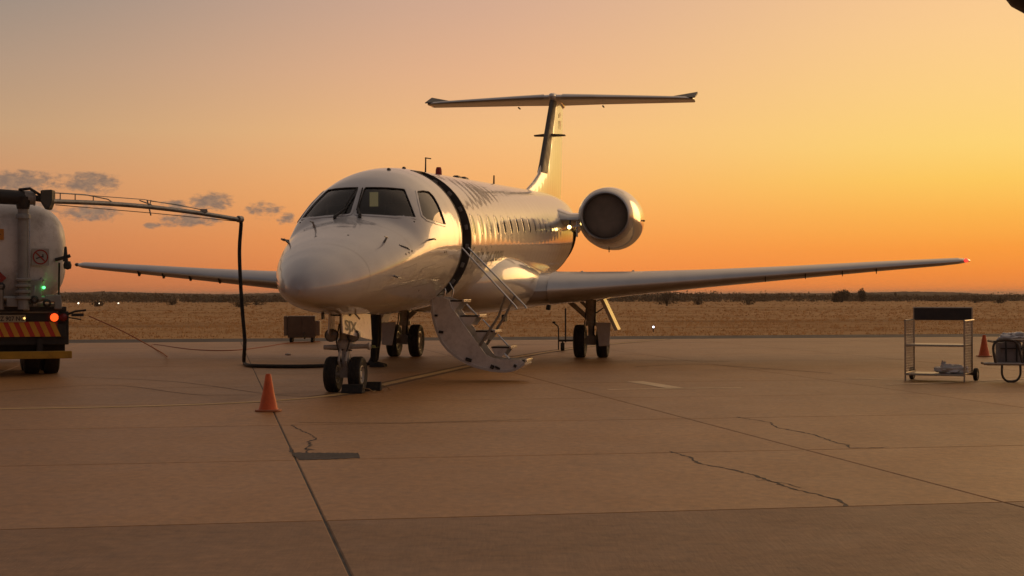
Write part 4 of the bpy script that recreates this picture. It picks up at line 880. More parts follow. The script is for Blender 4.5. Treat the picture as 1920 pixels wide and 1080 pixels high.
MB().box((0, .25, .50), (2.34, .05, .22)).build('mud_flap', M['rubber'], truck, smooth=0)
for x in (.98, 1.125, -.98, -1.125):
    lens = abs(x) < 1
    hs = MB().lathe([(.078, 0), (.082, .05), (.074, .055)], (x, .0, .98), (0, -1, 0), 20).build('tail_lamp', M['dark'], truck)
    MB().lathe([(0, .075), (.04, .07), (.068, .045)], (x, 0, .98), (0, -1, 0), 20).build('lens_or_glint', lamp('brake_lamp_glow', (1, .085, .012), 1.7) if x == .98 else mat('red_lens', (.25, .02, .015), .25), hs)
MB().box((1.08, .0, .76), (.16, .06, .22)).build('reflector_bracket', M['dark'], truck, smooth=0, bevel=.01)
def wheel(x, y, r=.48, w=.27):
    p = [(r * .55, -w * .4), (r * .85, -w * .5), (r * .97, -w * .42), (r, -w * .2), (r, w * .2), (r * .97, w * .42), (r * .85, w * .5), (r * .55, w * .4)]
    t_ = MB().lathe(p, (x, y, r - .008), (1, 0, 0), 32).build('tyre', M['rubber'], truck, smooth=35)
    MB().lathe([(r * .55, -w * .4), (r * .5, -w * .2), (r * .2, -w * .1), (0, -w * .1)], (x, y, r - .008), (1, 0, 0), 24).build('rim', M['grey'], t_); MB().lathe([(r * .55, w * .4), (r * .5, w * .2), (r * .2, w * .1), (0, w * .1)], (x, y, r - .008), (1, 0, 0), 24).build('rim', M['grey'], t_)
for y in (.95, 2.15):
    for x in (.98, .66, -.66, -.98): wheel(x, y)
for x in (.98, -.98): wheel(x, 6.4)
# plates on the dome end
def sign(name, pts, x, z, m, lift=.02, th_=.01):
    y = min(dome_y(x + p[0], z + p[1]) for p in pts) - lift
    return MB().prism(pts, lambda p, q, t_: Vector((x + p, t_, z + q)), y - th_, y).build(name, m, truck, smooth=0), y - th_
cir = lambda r, n=28: [(r * math.cos(2 * math.pi * k / n), r * math.sin(2 * math.pi * k / n)) for k in range(n)]
so, y = sign('no_smoking_sign', [(-.14, -.14), (.14, -.14), (.14, .14), (-.14, .14)], .75, 1.99, mat('sign_face', (.46, .43, .39), .5, dirt=.3), .03)
rg = cir(.125); ri = cir(.103); n = len(rg)
MB().add([Vector((.75 + p[0], y - .003, 1.99 + p[1])) for p in rg] + [Vector((.75 + p[0], y - .003, 1.99 + p[1])) for p in ri], [(k, (k + 1) % n, n + (k + 1) % n, n + k) for k in range(n)]).build('prohibition_ring', M['red'], so, smooth=0)
MB().box((.75, y - .004, 1.99), (.2, .004, .022), (0, R(45), 0)).build('prohibition_bar', M['red'], so, smooth=0)
MB().box((.74, y - .002, 1.985), (.13, .003, .018), (0, R(-20), 0)).box((.79, y - .002, 2.01), (.018, .003, .06)).build('cigarette_mark', M['ink'], so, smooth=0)
so, y = sign('hazard_diamond', [(0, -.15), (.15, 0), (0, .15), (-.15, 0)], .06, 1.64, M['red'])
MB().prism([(0, -.06), (.05, -.01), (.02, .01), (.035, .06), (0, .03), (-.03, .07), (-.05, -.01)], lambda p, q, t_: Vector((.06 + p, t_, 1.65 + q)), y - .006, y - .003).build('flame_mark', M['white'], so, smooth=0)
so, y = sign('hazard_panel', [(-.2, -.09), (.13, -.09), (.13, .09), (-.2, .09)], .04, 2.36, mat('orange_panel', (.62, .24, .03), .5, dirt=.3))
for yy, xx in ((.0, -.03),): MB().box((xx, y - .003, 2.36), (.30, .003, .012)).box((xx + .05, y - .003, 2.40), (.012, .003, .05)).build('panel_marks', M['ink'], so, smooth=0)
# mast, pump gear and pipes
m = MB(); m.tube([(.47, -.26, 1.12), (.47, -.26, 2.85)], .085, 16); m.lathe([(.12, 0), (.12, .06), (.1, .08)], (.47, -.26, 2.62), (0, 0, 1), 16)
for z in (1.28, 1.38, 1.48, 1.58): m.lathe([(.10, 0), (.13, .015), (.13, .045), (.10, .06)], (.47, -.26, z), (0, 0, 1), 16)
msto = m.build('mast', M['grey'], truck, smooth=45)
MB().tube([(.57, -.30, 1.6), (.57, -.30, 2.62)], .013, 6).build('mast_line', M['alloy'], msto)
m = MB(); m.tube([(-.9, -.2, 1.32), (.95, -.2, 1.30)], .045, 10); m.tube([(-.3, -.22, 1.2), (-.3, -.24, 1.55), (.0, -.2, 1.62)], .05, 10); m.tube([(.65, -.2, 1.18), (.65, -.22, 1.5), (.78, -.15, 1.62)], .04, 10)
m.tube([(.12, -.2, 1.12), (.12, -.22, 1.5)], .055, 10); m.tube([(-.62, -.2, 1.12), (-.62, -.22, 1.72)], .055, 10); m.build('pump_pipes', M['steel'], truck, smooth=45)
for x, z, sx_, sz in ((.95, 1.30, .26, .12), (.30, 1.24, .18, .16), (.66, 1.44, .22, .34), (-.1, 1.26, .28, .2), (-.45, 1.42, .3, .35), (1.03, 1.20, .12, .16), (.52, 1.15, .1, .1), (-.85, 1.3, .35, .45)):
    MB().box((x, -.17, z), (sx_, .16, sz)).build('pump_housing', M['grey'], truck, smooth=0, bevel=.015)
m = MB()
for x, z in ((.12, 1.5), (.65, 1.28), (-.62, 1.4), (.85, 1.22)): m.lathe([(.035, -.02), (.07, 0), (.07, .02), (.035, .04)], (x, -.26, z), (0, 1, 0), 14)
m.build('valve_wheels', M['dark'], truck, smooth=45)
MB().lathe([(0, .05), (.018, .045), (.026, 0)], (.80, -.26, 1.48), (0, -1, 0), 12).build('green_lamp', lamp('green_lamp_glow', (.10, 1, .25), 3), truck)
m = MB(); m.tube([(1.0, -.02, 1.95), (1.16, -.08, 1.99)], .03, 8); m.tube([(1.16, -.08, 1.92), (1.16, -.08, 2.17)], [.045, .02], 8); m.lathe([(0, -.08), (.06, -.06), (.07, 0), (.05, .06), (0, .07)], (1.19, -.1, 1.86), (0, 0, 1), 14); m.tube([(1.19, -.1, 2.0), (1.235, -.1, 2.02)], .03, 8); m.tube([(1.06, -.05, 1.9), (1.05, -.05, 1.25)], .018, 6)
m.build('relief_valve', M['dark'], truck, smooth=45)
m = MB(); m.tube([(1.18, .05, 1.02), (1.32, .0, 1.08), (1.5, 0, 1.10)], .02, 6); m.box((1.36, 0, 1.02), (.2, .03, .05)); m.tube([(1.2, .05, .98), (1.42, 0, .94)], .012, 6); m.build('cable_reel_arm', M['dark'], truck)
# boom head and boom (the boom runs to the right and away from the camera)
inv = truck.matrix_basis.inverted() if False else (Matrix.Translation((-8.62, 26.3, 0)) @ Matrix.Rotation(TR, 4, 'Z')).inverted()
W = lambda u, v, D: inv @ Vector(((u - 960) / FPX * D, D, CAM_H + (HOR - (v + ROLL * (u - 960))) / FPX * D))
b0, b1, b2 = W(62, 374, 26.1), W(280, 388.5, 28.4), W(450, 412, 30.4)
bd_ = (b2 - b0).normalized(); hd = Vector((.47, -.26, 2.98))
m = MB(); m.tube([hd - Vector((0, 0, .2)), hd], [.1, .14], 14); m.tube([hd - Vector((.40, .03, 0)), hd + Vector((.10, .01, -.02))], [.125, .12], 18); m.lathe([(.125, 0), (.09, .03), (0, .04)], hd - Vector((.40, .03, 0)), (-1, 0, 0), 16); m.build('boom_swivel', M['dark'], truck, smooth=45)
MB().lathe([(.115, 0), (.12, .14), (.135, .15), (.135, .17), (0, .175)], hd + Vector((.02, 0, -.01)), (1, .05, 0), 18).build('swivel_flange', M['grey'], truck, smooth=45)
m = MB(); m.tube([hd + Vector((.16, 0, -.01)), W(78, 373, 26.2)], .055, 10); m.tube([hd + Vector((-.06, 0, .12)), W(56, 353.5, 26.1), W(76, 366, 26.2)], .025, 7); m.build('boom_link', M['dark'], truck)
cw = [W(79, 357, 26.25), W(101, 356, 26.45), W(101, 377, 26.45), W(95, 393, 26.4), W(88, 394, 26.35), W(78, 378, 26.25)]
nn = Vector((.25, .97, 0)) * .14
MB().add([p - nn for p in cw] + [p + nn for p in cw], [tuple(range(6)), tuple(range(11, 5, -1))] + [(k, 6 + k, 6 + (k + 1) % 6, (k + 1) % 6) for k in range(6)]).build('boom_counterweight', M['dark'], truck, smooth=0, bevel=.02)
def bp(u, v): return W(u, v, 26.1 + (u - 62) / 388 * 4.3)
MB().tube(dense([bp(98, 377.5), bp(190, 381), bp(280, 388), bp(370, 399), bp(450, 412)], .2), .042, 10).build('boom_pipe', M['steel'], truck, smooth=60)
m = MB(); m.tube([bp(102, 361.5), bp(160, 365), bp(202, 373.5), bp(214, 381)], .011, 5); m.tube([bp(102, 361.5), bp(270, 374), bp(380, 393)], .007, 4)
for u in (113, 141, 175): m.tube([bp(u, 362.5 + (u - 102) * .05), bp(u, 378 + (u - 98) * .04)], .010, 5)
m.tube([bp(276, 375), bp(283, 404)], .014, 5); m.tube([bp(262, 376), bp(284, 384)], .012, 5); m.tube([bp(283, 375), bp(280, 390)], .010, 5); m.tube([bp(283, 377), bp(330, 383), bp(390, 396)], .008, 4)
m.tube([bp(104, 384), bp(280, 399), bp(445, 415)], .007, 4); m.build('boom_truss', M['steel'], truck)
m = MB(); m.lathe([(.05, -.06), (.065, -.05), (.065, .05), (.05, .06)], bp(450, 411), bd_, 12); m.box(bp(382, 395), (.12, .1, .06)); m.build('boom_end_fitting', M['steel'], truck)
hz = [bp(447, 411), bp(452, 416), W(451.5, 430, 30.45), W(449, 470, 30.5), W(451, 530, 30.5), W(455, 590, 30.5), W(459, 640, 30.5), W(457.5, 668, 30.5)]
invp = inv; gw = lambda u, v: invp @ gp(u, v, .035)
hz += [gw(458, 679), gw(466, 685), gw(500, 686.5), gw(560, 687), gw(612, 685.5), gw(650, 684), gw(680, 681.5)]
endw = inv @ Vector((-2.72, 30.2, .05)); hz += [endw, inv @ Vector((-2.62, 30.3, .35)), inv @ Vector((-2.62, 30.36, .85)), inv @ Vector((-2.6, 30.45, 1.28))]
MB().tube(dense(hz, .12), .036, 10).build('fuel_hose', M['rubber'], truck, smooth=60)
# bonding cable: from the truck's reel arm over the ground to the aircraft
P = lambda u, v, z, D: Vector(((u - 960) / FPX * D, D, z))
wire = [Vector((-7.1, 26.6, 1.0)), Vector((-6.75, 27.5, .72)), Vector((-6.7, 30.0, .30)), Vector((-7.3, 33.5, .06)), gp(285, 646, .012), gp(360, 655, .012), gp(430, 657, .012), gp(490, 651, .012), gp(535, 644, .012), gp(600, 640, .012)]
o = MB().tube(dense(wire, .25), .011, 5).build('bonding_cable', mat('orange_cable', (.36, .09, .03), .6), None, smooth=60); tag(o, 'thin orange bonding cable looping from fuel truck across the apron', 'cable')

# ================================================================== SMALL THINGS
def cone(loc, h, label, rz=0, lean=0):
    root = empty('traffic_cone', loc, rz, label, 'traffic cone', 'orange traffic cones on the apron')
    k = h / .45; MB().lathe([(.120 * k, .022), (.112 * k, .04), (.072 * k, .22 * k), (.036 * k, .43 * k), (.030 * k, .45 * k), (.022 * k, .45 * k), (.022 * k, .40 * k)], (0, 0, 0), (0, 0, 1), 28).build('cone_body', M['orange'], root, smooth=50)
    n = 32; pts = []
    for i in range(n):
        a = 2 * math.pi * i / n; pts.append((math.copysign(abs(math.cos(a)) ** .62, math.cos(a)) * .155 * k, math.copysign(abs(math.sin(a)) ** .62, math.sin(a)) * .155 * k))
    MB().prism(pts, lambda p, q, t_: Vector((p, q, t_)), .002, .024).build('cone_base', mat('cone_base_plastic', (.5, .17, .07), .55, dirt=.7, dirtcol=(.42, .3, .2)), root, smooth=0, bevel=.005)
    return root
p = gp(503, 771); cone((p.x, p.y, 0), .435, 'orange traffic cone standing alone left of the nose wheel')
p = gp(1845, 668.5); cone((p.x, p.y, 0), .465, 'orange traffic cone behind the trolleys at the right edge')
# wheel chocks at the nose wheel
def chock(loc, rz, label):
    root = empty('wheel_chock', loc, rz, label, 'wheel chock', 'rubber chocks at the nose wheel')
    MB().prism([(-.10, 0), (.10, 0), (.085, .04), (.03, .125), (-.03, .125), (-.085, .04)], lambda p_, q, t_: Vector((t_, p_, q)), -.15, .15).build('chock_block', M['rubber'], root, smooth=0, bevel=.012)
    MB().tube([(.15, 0, .07), (.22, .02, .06), (.25, .1, .02), (.24, .3, .015)], .008, 5).build('chock_rope', mat('rope', (.3, .2, .1), .9), root)
wm = Matrix.Translation((-2.325, 22.1, 0)) @ Matrix.Rotation(-YAW, 4, 'Z')
p = wm @ Vector((.19, -.30, 0)); chock(p, -YAW, 'black rubber chock in front of the nose wheel')
p = wm @ Vector((.28, .33, 0)); chock(p, -YAW + .1, 'black rubber chock behind the nose wheel')
# shelf trolley
M['tubegrey'] = mat('trolley_tube', (.50, .42, .32), .45, metal=.3, var=.15, vscale=9, dirt=.45)
M['board'] = mat('dark_board', (.045, .04, .04), .6, var=.15, dirt=.3, dirtcol=(.12, .09, .07))
M['shelf'] = mat('shelf_metal', (.52, .46, .38), .35, metal=.5, var=.15, vscale=8, dirt=.4)
p = gp(1697, 714.5); tro = empty('shelf_trolley', (p.x, p.y, 0), R(-27), 'tall metal shelf trolley with dark back board on the apron', 'trolley')
Wt, Dt = .90, .60
for x, y, h in ((0, 0, .94), (Wt, 0, .94), (0, Dt, 1.13), (Wt, Dt, 1.13)): MB().tube([(x, y, .0 if y == 0 else .08), (x, y, h)], .014, 8).build('upright', M['tubegrey'], tro)
for x in (0, Wt):
    MB().tube([(x, -.03, .94), (x, Dt + (.12 if x else 0), .945)], .016, 8).build('side_rail', M['shelf'], tro)
    MB().tube([(x, 0, .13), (x, Dt, .13)], .012, 8).build('side_rail', M['tubegrey'], tro)
MB().box((Wt / 2, Dt, 1.035), (Wt + .02, .022, .19)).build('back_board', M['board'], tro, smooth=0, bevel=.004)
MB().tube([(-.01, Dt, 1.135), (Wt + .01, Dt, 1.135)], .012, 8).build('top_rail', M['shelf'], tro)
for z in (.115, .565):
    sh = MB().box((Wt / 2, Dt / 2, z), (Wt - .02, Dt - .01, .016)).build('shelf', M['shelf'], tro, smooth=0, bevel=.003)
    MB().tube([(0, 0, z - .012), (Wt, 0, z - .012)], .012, 7).tube([(0, Dt, z - .012), (Wt, Dt, z - .012)], .012, 7).build('shelf_edge', M['tubegrey'], sh)
for x in (0, Wt):          # wire mesh filling the two sides
    w_ = MB()
    for i in range(1, 14): w_.tube([(x, Dt * i / 14, .13), (x, Dt * i / 14, .93)], .0028, 4)
    for i in range(1, 20): w_.tube([(x, 0, .13 + .8 * i / 20), (x, Dt, .13 + .8 * i / 20)], .0028, 4)
    w_.build('side_mesh', M['shelf'], tro, smooth=0)
for x in (-.03, Wt + .06):
    w_ = MB().lathe([(.05, -.028), (.088, -.032), (.1, -.02), (.1, .02), (.088, .032), (.05, .028)], (x, Dt, .098), (1, 0, 0), 24).build('wheel', M['rubber'], tro)
    MB().lathe([(.05, -.02), (.02, -.03), (0, -.03)], (x, Dt, .098), (1, 0, 0), 16).lathe([(.05, .02), (.02, .03), (0, .03)], (x, Dt, .098), (1, 0, 0), 16).build('wheel_hub', M['grey'], w_)
MB().tube([(-.03, Dt, .098), (Wt + .06, Dt, .098)], .012, 7).build('axle', M['steel'], tro)
# crumpled things: a bag made of a folded, noisy shell
def crumple(name, c, r, m, parent=None, seed=1, amp=.25, n=20):
    r2 = np.random.default_rng(seed); ph = r2.random((6, 3)) * 6; mm = MB(); rows = []
    for i in range(n + 1):
        t_ = math.pi * i / n; row = []
        for k in range(n * 2):
            a = math.pi * k / n; d = Vector((math.sin(t_) * math.cos(a), math.sin(t_) * math.sin(a), math.cos(t_)))
            f = 1 + sum(amp / (j + 1) * abs(math.sin(d.x * (3 + 2 * j) + ph[j][0]) * math.sin(d.y * (4 + 2 * j) + ph[j][1]) + .5 * math.sin(d.z * (5 + 3 * j) + ph[j][2])) for j in range(5)) - amp * .6
            z = c[2] + d.z * r[2] * f; row.append(Vector((c[0] + d.x * r[0] * f, c[1] + d.y * r[1] * f, max(z, c[2] - r[2] * .8))))
        rows.append(row)
    return mm.loft(rows, cap=False).build(name, m, parent, smooth=35)
M['plastic'] = mat('white_plastic_film', (.86, .84, .80), .3, coat=.4, coat_r=.15, var=.06); M['plastic'].node_tree.nodes['Principled BSDF'].inputs['Subsurface Weight'].default_value = .15
bag = empty('plastic_bag', tuple(tro.matrix_basis @ Vector((.66, .2, .123)) if False else (Matrix.Translation(tro.location) @ Matrix.Rotation(R(-27), 4, 'Z')) @ Vector((.64, .22, .122))), R(-27), 'crumpled white plastic bag lying on the trolley bottom shelf', 'plastic bag')
crumple('bag_film', (0, 0, .058), (.20, .12, .07), M['plastic'], bag, 4, .34); crumple('bag_knot', (-.1, 0, .13), (.035, .03, .05), M['plastic'], bag, 6, .4, 12); crumple('bag_knot', (.19, -.02, .06), (.07, .05, .05), M['plastic'], bag, 9, .4, 12)
# low barrow with U-shaped foot and grey bags
M['pipe'] = mat('bent_pipe', (.09, .075, .06), .5, metal=.3, var=.2, dirt=.4)
p = gp(1895, 717); bw = empty('luggage_barrow', (p.x, p.y, 0), R(-6), 'low pipe-framed luggage barrow with U-shaped foot at the right edge', 'barrow')
MB().box((.42, .25, .275), (1.55, .52, .035)).build('platform', M['pipe'], bw, smooth=0, bevel=.008)
MB().tube([(-.40, .0, .285), (1.2, .0, .275)], .022, 8).build('platform_edge', M['shelf'], bw)
for y in (0,):
    MB().tube(dense([Vector(q) for q in ((-.13, y, .27), (-.13, y, .12), (-.08, y, .035), (0, y, .012), (.09, y, .035), (.14, y, .12), (.14, y, .27))], .03), .018, 8).build('foot_hoop', M['pipe'], bw, smooth=60)
    MB().tube(dense([Vector(q) for q in ((-.22, y, .27), (-.26, y, .48), (-.24, y, .60), (-.15, y, .645), (.02, y, .64), (.1, y, .58), (.15, y, .40), (.18, y, .27))], .03), .02, 8).build('side_hoop', M['pipe'], bw, smooth=60)
MB().tube([(-.24, 0, .62), (-.24, .5, .62)], .018, 8).build('cross_bar', M['pipe'], bw); MB().tube([(-.15, 0, .65), (1.1, 0, .655)], .014, 8).build('top_rail', M['shelf'], bw)
for x in (.95,):
    w_ = MB().lathe([(.06, -.03), (.12, -.035), (.135, -.02), (.135, .02), (.12, .035), (.06, .03)], (x, .25, .13), (0, 1, 0), 24).build('wheel', M['rubber'], bw)
    MB().lathe([(.06, -.02), (0, -.03)], (x, .25, .13), (0, 1, 0), 16).lathe([(.06, .02), (0, .03)], (x, .25, .13), (0, 1, 0), 16).build('wheel_hub', M['grey'], w_)
mb_ = Matrix.Translation(bw.location) @ Matrix.Rotation(R(-6), 4, 'Z')
M['canvas'] = mat('grey_canvas', (.26, .235, .23), .85, var=.15, vscale=6, bump=.3, bscale=25, dirt=.3)
def bagbox(x, w_, h, d, label, seed):
    rt = empty('canvas_bag', mb_ @ Vector((x, .26, .294)), R(-6), label, 'bag', 'grey bags on the barrow')
    r2 = np.random.default_rng(seed); rows = []
    for t_ in np.linspace(0, 1, 9):
        k = 1 - .10 * t_ ** 3 + .03 * math.sin(t_ * 7 + seed); rows.append([Vector((w_ / 2 * k * math.copysign(abs(math.cos(a)) ** .45, math.cos(a)) + .008 * math.sin(5 * a + t_ * 5), d / 2 * k * math.copysign(abs(math.sin(a)) ** .45, math.sin(a)) + .008 * math.cos(6 * a + t_ * 4), t_ * h + .01 * math.sin(3 * a))) for a in np.linspace(0, 2 * math.pi, 32, endpoint=False)])
    b_ = MB().loft(rows).build('bag_body', M['canvas'], rt, smooth=60)
    for xx in (-w_ * .22, w_ * .22): MB().tube([(xx, -d / 2 - .01, .02), (xx, -d / 2 - .012, h * .8), (xx, -d / 2 + .03, h + .015)], .014, 5).build('strap', M['dark'], rt)
    MB().box((0, -d / 2 - .004, h * .72), (w_ * .9, .012, .016)).build('zip_flap', M['dark'], rt, smooth=0); return rt
bagbox(.02, .36, .31, .40, 'square grey canvas bag on the barrow beside its hoop', 1); bagbox(.44, .40, .30, .40, 'grey canvas bag cut off by the right frame edge', 2)
fl = empty('plastic_sheet', mb_ @ Vector((.10, .24, .605)), 0, 'translucent plastic sheet heaped on top of the grey bags', 'plastic sheet')
M['film'] = mat('clear_film', (.5, .48, .48), .25, coat=.5, coat_r=.1, var=.1); crumple('film_heap', (0, 0, .06), (.19, .14, .075), M['film'], fl, 11, .34); crumple('film_end', (.24, -.02, .04), (.14, .1, .045), M['film'], fl, 15, .36, 14)
# ground power box beyond the nose
p = gp(572, 640); gpu = empty('power_cart', (p.x, p.y - .6, 0), R(4), 'boxy brown ground power cart behind the aircraft nose', 'cart')
M['cartpaint'] = mat('cart_paint', (.16, .10, .062), .6, var=.15, vscale=4, dirt=.4)
MB().box((0, 0, .44), (.78, .9, .62)).build('housing', M['cartpaint'], gpu, smooth=0, bevel=.02)
MB().box((-.45, 0, .47), (.10, .8, .56)).box((.45, 0, .40), (.14, .8, .42)).build('side_locker', mat('cart_paint_pale', (.27, .18, .115), .6, var=.15, dirt=.4), gpu, smooth=0, bevel=.02)
for x in (-.18, .18): MB().box((x, -.455, .46), (.30, .02, .44)).build('access_door', M['cartpaint'], gpu, smooth=0, bevel=.006)
for x in (-.3, .3):
    for y in (-.3, .3): MB().lathe([(.05, -.04), (.11, -.04), (.12, -.02), (.12, .02), (.11, .04), (.05, .04), (0, .04)], (x, y, .118), (1, 0, 0), 18).build('wheel', M['rubber'], gpu)
MB().tube([(.1, -.45, .18), (.12, -.9, .12), (.12, -1.2, .30)], .02, 7).build('tow_bar', M['dark'], gpu)
# hand trolley near the port main wheel
p = gp(1047, 657.5); ht = empty('hand_trolley', (p.x, p.y, 0), R(-5), 'thin two-wheeled hand trolley left of the port main wheels', 'hand trolley')
MB().tube(dense([Vector(q) for q in ((0, 0, .02), (0, 0, .52), (-.03, 0, .60), (-.10, 0, .66))], .05), .016, 7).build('handle_pole', M['dark'], ht); MB().box((-.11, 0, .68), (.07, .04, .05)).build('grip', M['rubber'], ht, bevel=.01)
MB().tube([(.17, .02, .2), (.17, .02, 1.02)], .02, 8).build('upright', M['dark'], ht); MB().tube([(0, 0, .24), (.62, .03, .25)], .025, 8).build('cross_bar', M['dark'], ht)
MB().lathe([(.03, -.04), (.09, -.045), (.1, -.02), (.1, .02), (.09, .045), (.03, .04), (0, .04)], (.10, 0, .10), (1, 0, 0), 22).build('wheel', M['rubber'], ht); MB().tube([(.10, 0, .1), (.10, 0, .24)], .02, 7).build('wheel_fork', M['dark'], ht)
MB().lathe([(.03, -.04), (.09, -.045), (.1, -.02), (.1, .02), (.09, .045), (.03, .04), (0, .04)], (.58, .03, .10), (1, 0, 0), 22).build('wheel', M['rubber'], ht); MB().tube([(.58, .03, .1), (.58, .03, .25)], .02, 7).build('wheel_fork', M['dark'], ht)
# lights standing in the field
def field_light(u, v, h, r, col, st, label):
    p_ = gp(u, v + 4 if v > 600 else v); root = empty('field_light', (p_.x, p_.y, -.03), 0, label, 'light', 'lights in the field')
    MB().tube([(0, 0, 0), (0, 0, h)], r * .4, 6).lathe([(r * .9, h - r), (r * .9, h - r * .3)], (0, 0, 0), (0, 0, 1), 10).build('stake', M['dark'], root); MB().lathe([(0, -r), (r * .7, -r * .7), (r, 0), (r * .7, r * .7), (0, r)], (0, 0, h + r * .6), (0, 0, 1), 12).build('lamp_globe', lamp('field_lamp_glow', col, st), root)
field_light(1225, 617, .16, .04, (.85, .88, 1.0), 3, 'small bright white light in the field under the port wing')
for u, s_, lb in ((147, 4, 'bright distant light nearest the fuel truck'), (185, 4, 'second bright distant light from the fuel truck'), (222, 2, 'faint distant light third from the fuel truck')):
    field_light(u, 571.5, .18, .11, (1.0, .86, .62), s_, lb)
# a scrap of litter
p = gp(540, 666); lt = empty('litter_scrap', (p.x, p.y, 0), 0, 'tiny white scrap of litter left of the nose wheel', 'litter'); crumple('scrap', (0, 0, .02), (.055, .04, .022), M['plastic'], lt, 21, .4, 10)
# round lamp near the camera, only its lower edge enters the frame
lx, ly = (1974 - 960) / FPX * 6.0, 6.0; lz = CAM_H + (HOR + 71) / FPX * 6.0
lr = empty('globe_lamp', (lx + 1.2, ly, 0), 0, 'dark round lamp globe cutting into the upper right corner', 'lamp')
M['lampdark'] = mat('dark_lamp_housing', (.05, .042, .035), .5, var=.1)
MB().lathe([(0, -.218), (.08, -.203), (.15, -.158), (.2, -.087), (.218, 0), (.2, .087), (.14, .165), (.06, .21), (.05, .26)], (-1.2, 0, lz), (0, 0, 1), 48).build('globe', M['lampdark'], lr, smooth=60)
MB().tube([(-1.2, 0, lz + .25), (-1.2, 0, lz + .45), (-.9, 0, lz + .62), (0, 0, lz + .62)], .03, 10).build('bracket_arm', M['lampdark'], lr); MB().tube([(0, 0, 0), (0, 0, lz + .8)], [.07, .05], 14).build('lamp_post', M['lampdark'], lr)

# ================================================================== THE REFUELLER behind the nose gear (upper body hidden by the fuselage)
pp = gp(704, 688); person = empty('person', (pp.x, pp.y, 0), R(80), 'person in dark trousers with pale reflective shin band behind the nose gear', 'person')
M['trouser'] = mat('dark_trousers', (.012, .012, .014), .85, bump=.25, bscale=25, var=.2); M['jacket'] = mat('dark_jacket', (.02, .022, .03), .8, bump=.25, bscale=25); M['skin'] = mat('skin', (.2, .11, .07), .5, var=.08); M['hivis'] = mat('reflective_band', (.42, .48, .16), .45)
def skinned(name, verts, edges, radii, m, parent, root=0, sub=2):
    me_ = bpy.data.meshes.new(name); me_.from_pydata(verts, edges, []); o_ = bpy.data.objects.new(name, me_); COL.objects.link(o_); o_.parent = parent
    md = o_.modifiers.new('skin', 'SKIN'); md.use_smooth_shade = True
    for i, r_ in enumerate(radii): 
        sv = me_.skin_vertices[0].data[i]; sv.radius = (r_, r_) if not isinstance(r_, tuple) else r_; sv.use_root = (i == root)
    sb = o_.modifiers.new('sub', 'SUBSURF'); sb.levels = sub; sb.render_levels = sub
    me_.materials.append(m); return o_
V_, E_, R_ = [], [], []
def jv(p, r_, to=None):
    V_.append(p); R_.append(r_)
    if to is not None: E_.append((to, len(V_) - 1))
    return len(V_) - 1
pel = jv((0, 0, .95), (.155, .11)); wa = jv((0, 0, 1.12), (.135, .10), pel); chx = jv((0, .0, 1.34), (.155, .115), wa); nk0 = jv((0, .0, 1.47), .07, chx); nk = jv((0, -.01, 1.56), .055, nk0)
hands = []
for sg in (1, -1):
    hp = jv((sg * .085, 0, .88), .10, pel); kn = jv((sg * .088, -.02, .50), .072, hp); cf = jv((sg * .09, .01, .30), .068, kn); an = jv((sg * .09, .02, .09), .058, cf)
    sh = jv((sg * .19, 0, 1.40), .07, chx); eb = jv((sg * .24, .12, 1.22), .05, sh); wr = jv((sg * .17, .38, 1.27), .036, eb); hands.append((sg, wr))
skinned('body', V_, E_, R_, M['trouser'], person)
for sg in (1, -1):
    x = sg * .09
    MB().loft([[Vector((x + a * w_, y, z)) for a, z in ((-1, 0.004), (1, .004), (1, h), (.6, h + .012), (-.6, h + .012), (-1, h))] for y, w_, h in ((-.20, .025, .035), (-.17, .045, .05), (-.06, .05, .075), (.04, .045, .10), (.09, .035, .09))]).build('shoe', M['rubber'], person, smooth=60)
    MB().lathe([(.066, 0), (.072, .004), (.072, .05), (.066, .054)], (x, .008, .36), (0, 0, 1), 20).build('shin_band', M['hivis'], person)
    # hand: palm with four fingers and a thumb, curled round the fuel nozzle
    w0 = Vector((sg * .17, .38, 1.27)); vs_, es_, rs_ = [tuple(w0), tuple(w0 + Vector((-sg * .01, .05, .005))), tuple(w0 + Vector((-sg * .015, .09, .01)))], [(0, 1), (1, 2)], [.026, (.036, .02), (.036, .018)]
    for i, (dx, ln) in enumerate(((-.03, .068), (-.01, .078), (.01, .073), (.03, .058))):
        b_ = Vector(vs_[2]) + Vector((dx, 0, 0)); k = len(vs_); vs_ += [tuple(b_ + Vector((0, ln * .45, .0))), tuple(b_ + Vector((0, ln * .75, -.022))), tuple(b_ + Vector((0, ln * .7, -.05)))]; es_ += [(2, k), (k, k + 1), (k + 1, k + 2)]; rs_ += [.0095, .009, .008]
    k = len(vs_); b_ = Vector(vs_[1]); vs_ += [tuple(b_ + Vector((-sg * .04, .02, -.015))), tuple(b_ + Vector((-sg * .045, .05, -.035)))]; es_ += [(1, k), (k, k + 1)]; rs_ += [.011, .009]
    skinned('hand', vs_, es_, rs_, M['skin'], person, 0, 1)
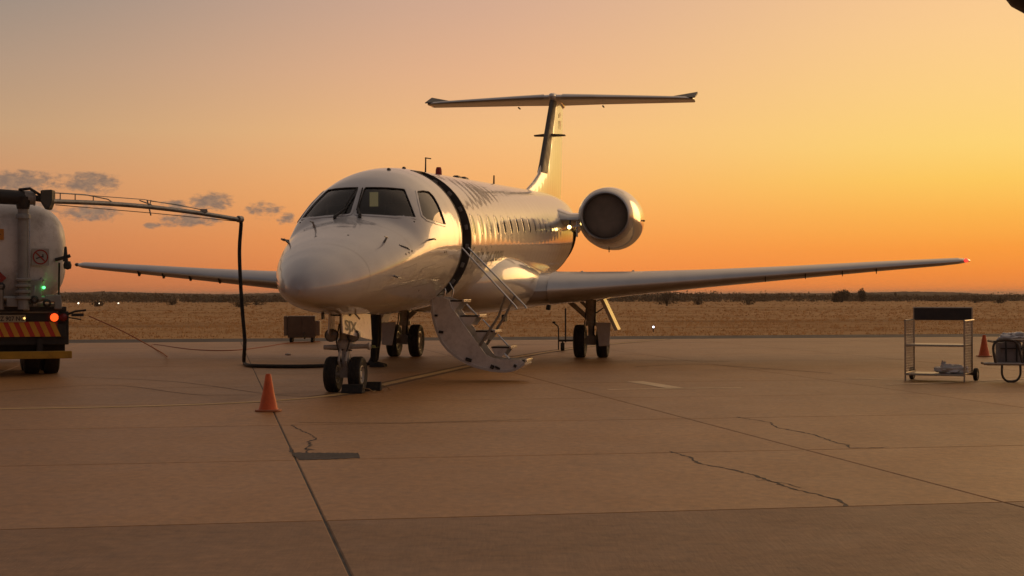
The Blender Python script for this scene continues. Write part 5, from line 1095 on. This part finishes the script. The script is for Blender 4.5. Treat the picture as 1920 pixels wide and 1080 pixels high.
# jacket, vest, head, hair
rows = []
for z, w_, d in ((1.02, .185, .135), (1.06, .18, .13), (1.15, .17, .125), (1.3, .195, .135), (1.40, .20, .125), (1.47, .11, .09), (1.50, .075, .075)): rows.append([Vector((w_ * math.cos(a), d * math.sin(a), z)) for a in np.linspace(0, 2 * math.pi, 28, endpoint=False)])
MB().loft(rows, cap=False).build('safety_vest', M['hivis'], person, smooth=60)
rows = []
for z, w_, d, dy in ((1.525, .03, .035, -.02), (1.545, .052, .065, .0), (1.58, .066, .086, .005), (1.63, .074, .094, 0), (1.68, .076, .096, -.005), (1.73, .066, .085, -.008), (1.76, .045, .058, -.01), (1.775, .01, .012, -.01)):
    row = []
    for a in np.linspace(0, 2 * math.pi, 24, endpoint=False):
        f = 1.0
        if abs(a - math.pi / 2) < .16 and 1.6 < z < 1.66: f = 1.18
        if abs(a - math.pi / 2) < .5 and abs(a - math.pi / 2) > .2 and abs(z - 1.68) < .02: f = .94
        row.append(Vector((w_ * math.cos(a) * f, dy + .01 + d * math.sin(a) * f, z)))
    rows.append(row)
hdm = MB().loft(rows).build('head', M['skin'], person, smooth=60)
for sg in (1, -1):
    MB().lathe([(0, .012), (.016, .01), (.026, 0)], (sg * .074, 0, 1.655), (sg, -.2, 0), 12).build('ear', M['skin'], hdm); MB().lathe([(0, .006), (.007, .004), (.011, 0)], (sg * .03, .093, 1.678), (0, 1, 0), 10).build('eye', M['white'], hdm)
MB().box((0, .088, 1.585), (.04, .012, .008)).build('mouth', mat('lips', (.16, .06, .05), .5), hdm, bevel=.003)
MB().loft([[Vector((w_ * math.cos(a), -.012 + d * math.sin(a) - .004, z)) for a in np.linspace(0, 2 * math.pi, 24, endpoint=False)] for z, w_, d in ((1.69, .081, .094), (1.735, .075, .09), (1.77, .05, .062), (1.785, .012, .015))]).build('hair', M['rubber'], person, smooth=60)

# ================================================================== the dusty evening air
hz_m = bpy.data.materials.new('evening_haze'); hz_m.use_nodes = True; _n = hz_m.node_tree; _n.nodes.clear()
_v = _n.nodes.new('ShaderNodeVolumePrincipled'); _v.inputs['Color'].default_value = (.9, .82, .74, 1); _v.inputs['Density'].default_value = .00022; _v.inputs['Anisotropy'].default_value = .3
_o = _n.nodes.new('ShaderNodeOutputMaterial'); _n.links.new(_v.outputs[0], _o.inputs['Volume'])
hb = MB().box((0, 3350, 4), (8100, 7400, 10.2)).build('haze', hz_m, smooth=0); hb['kind'] = 'stuff'
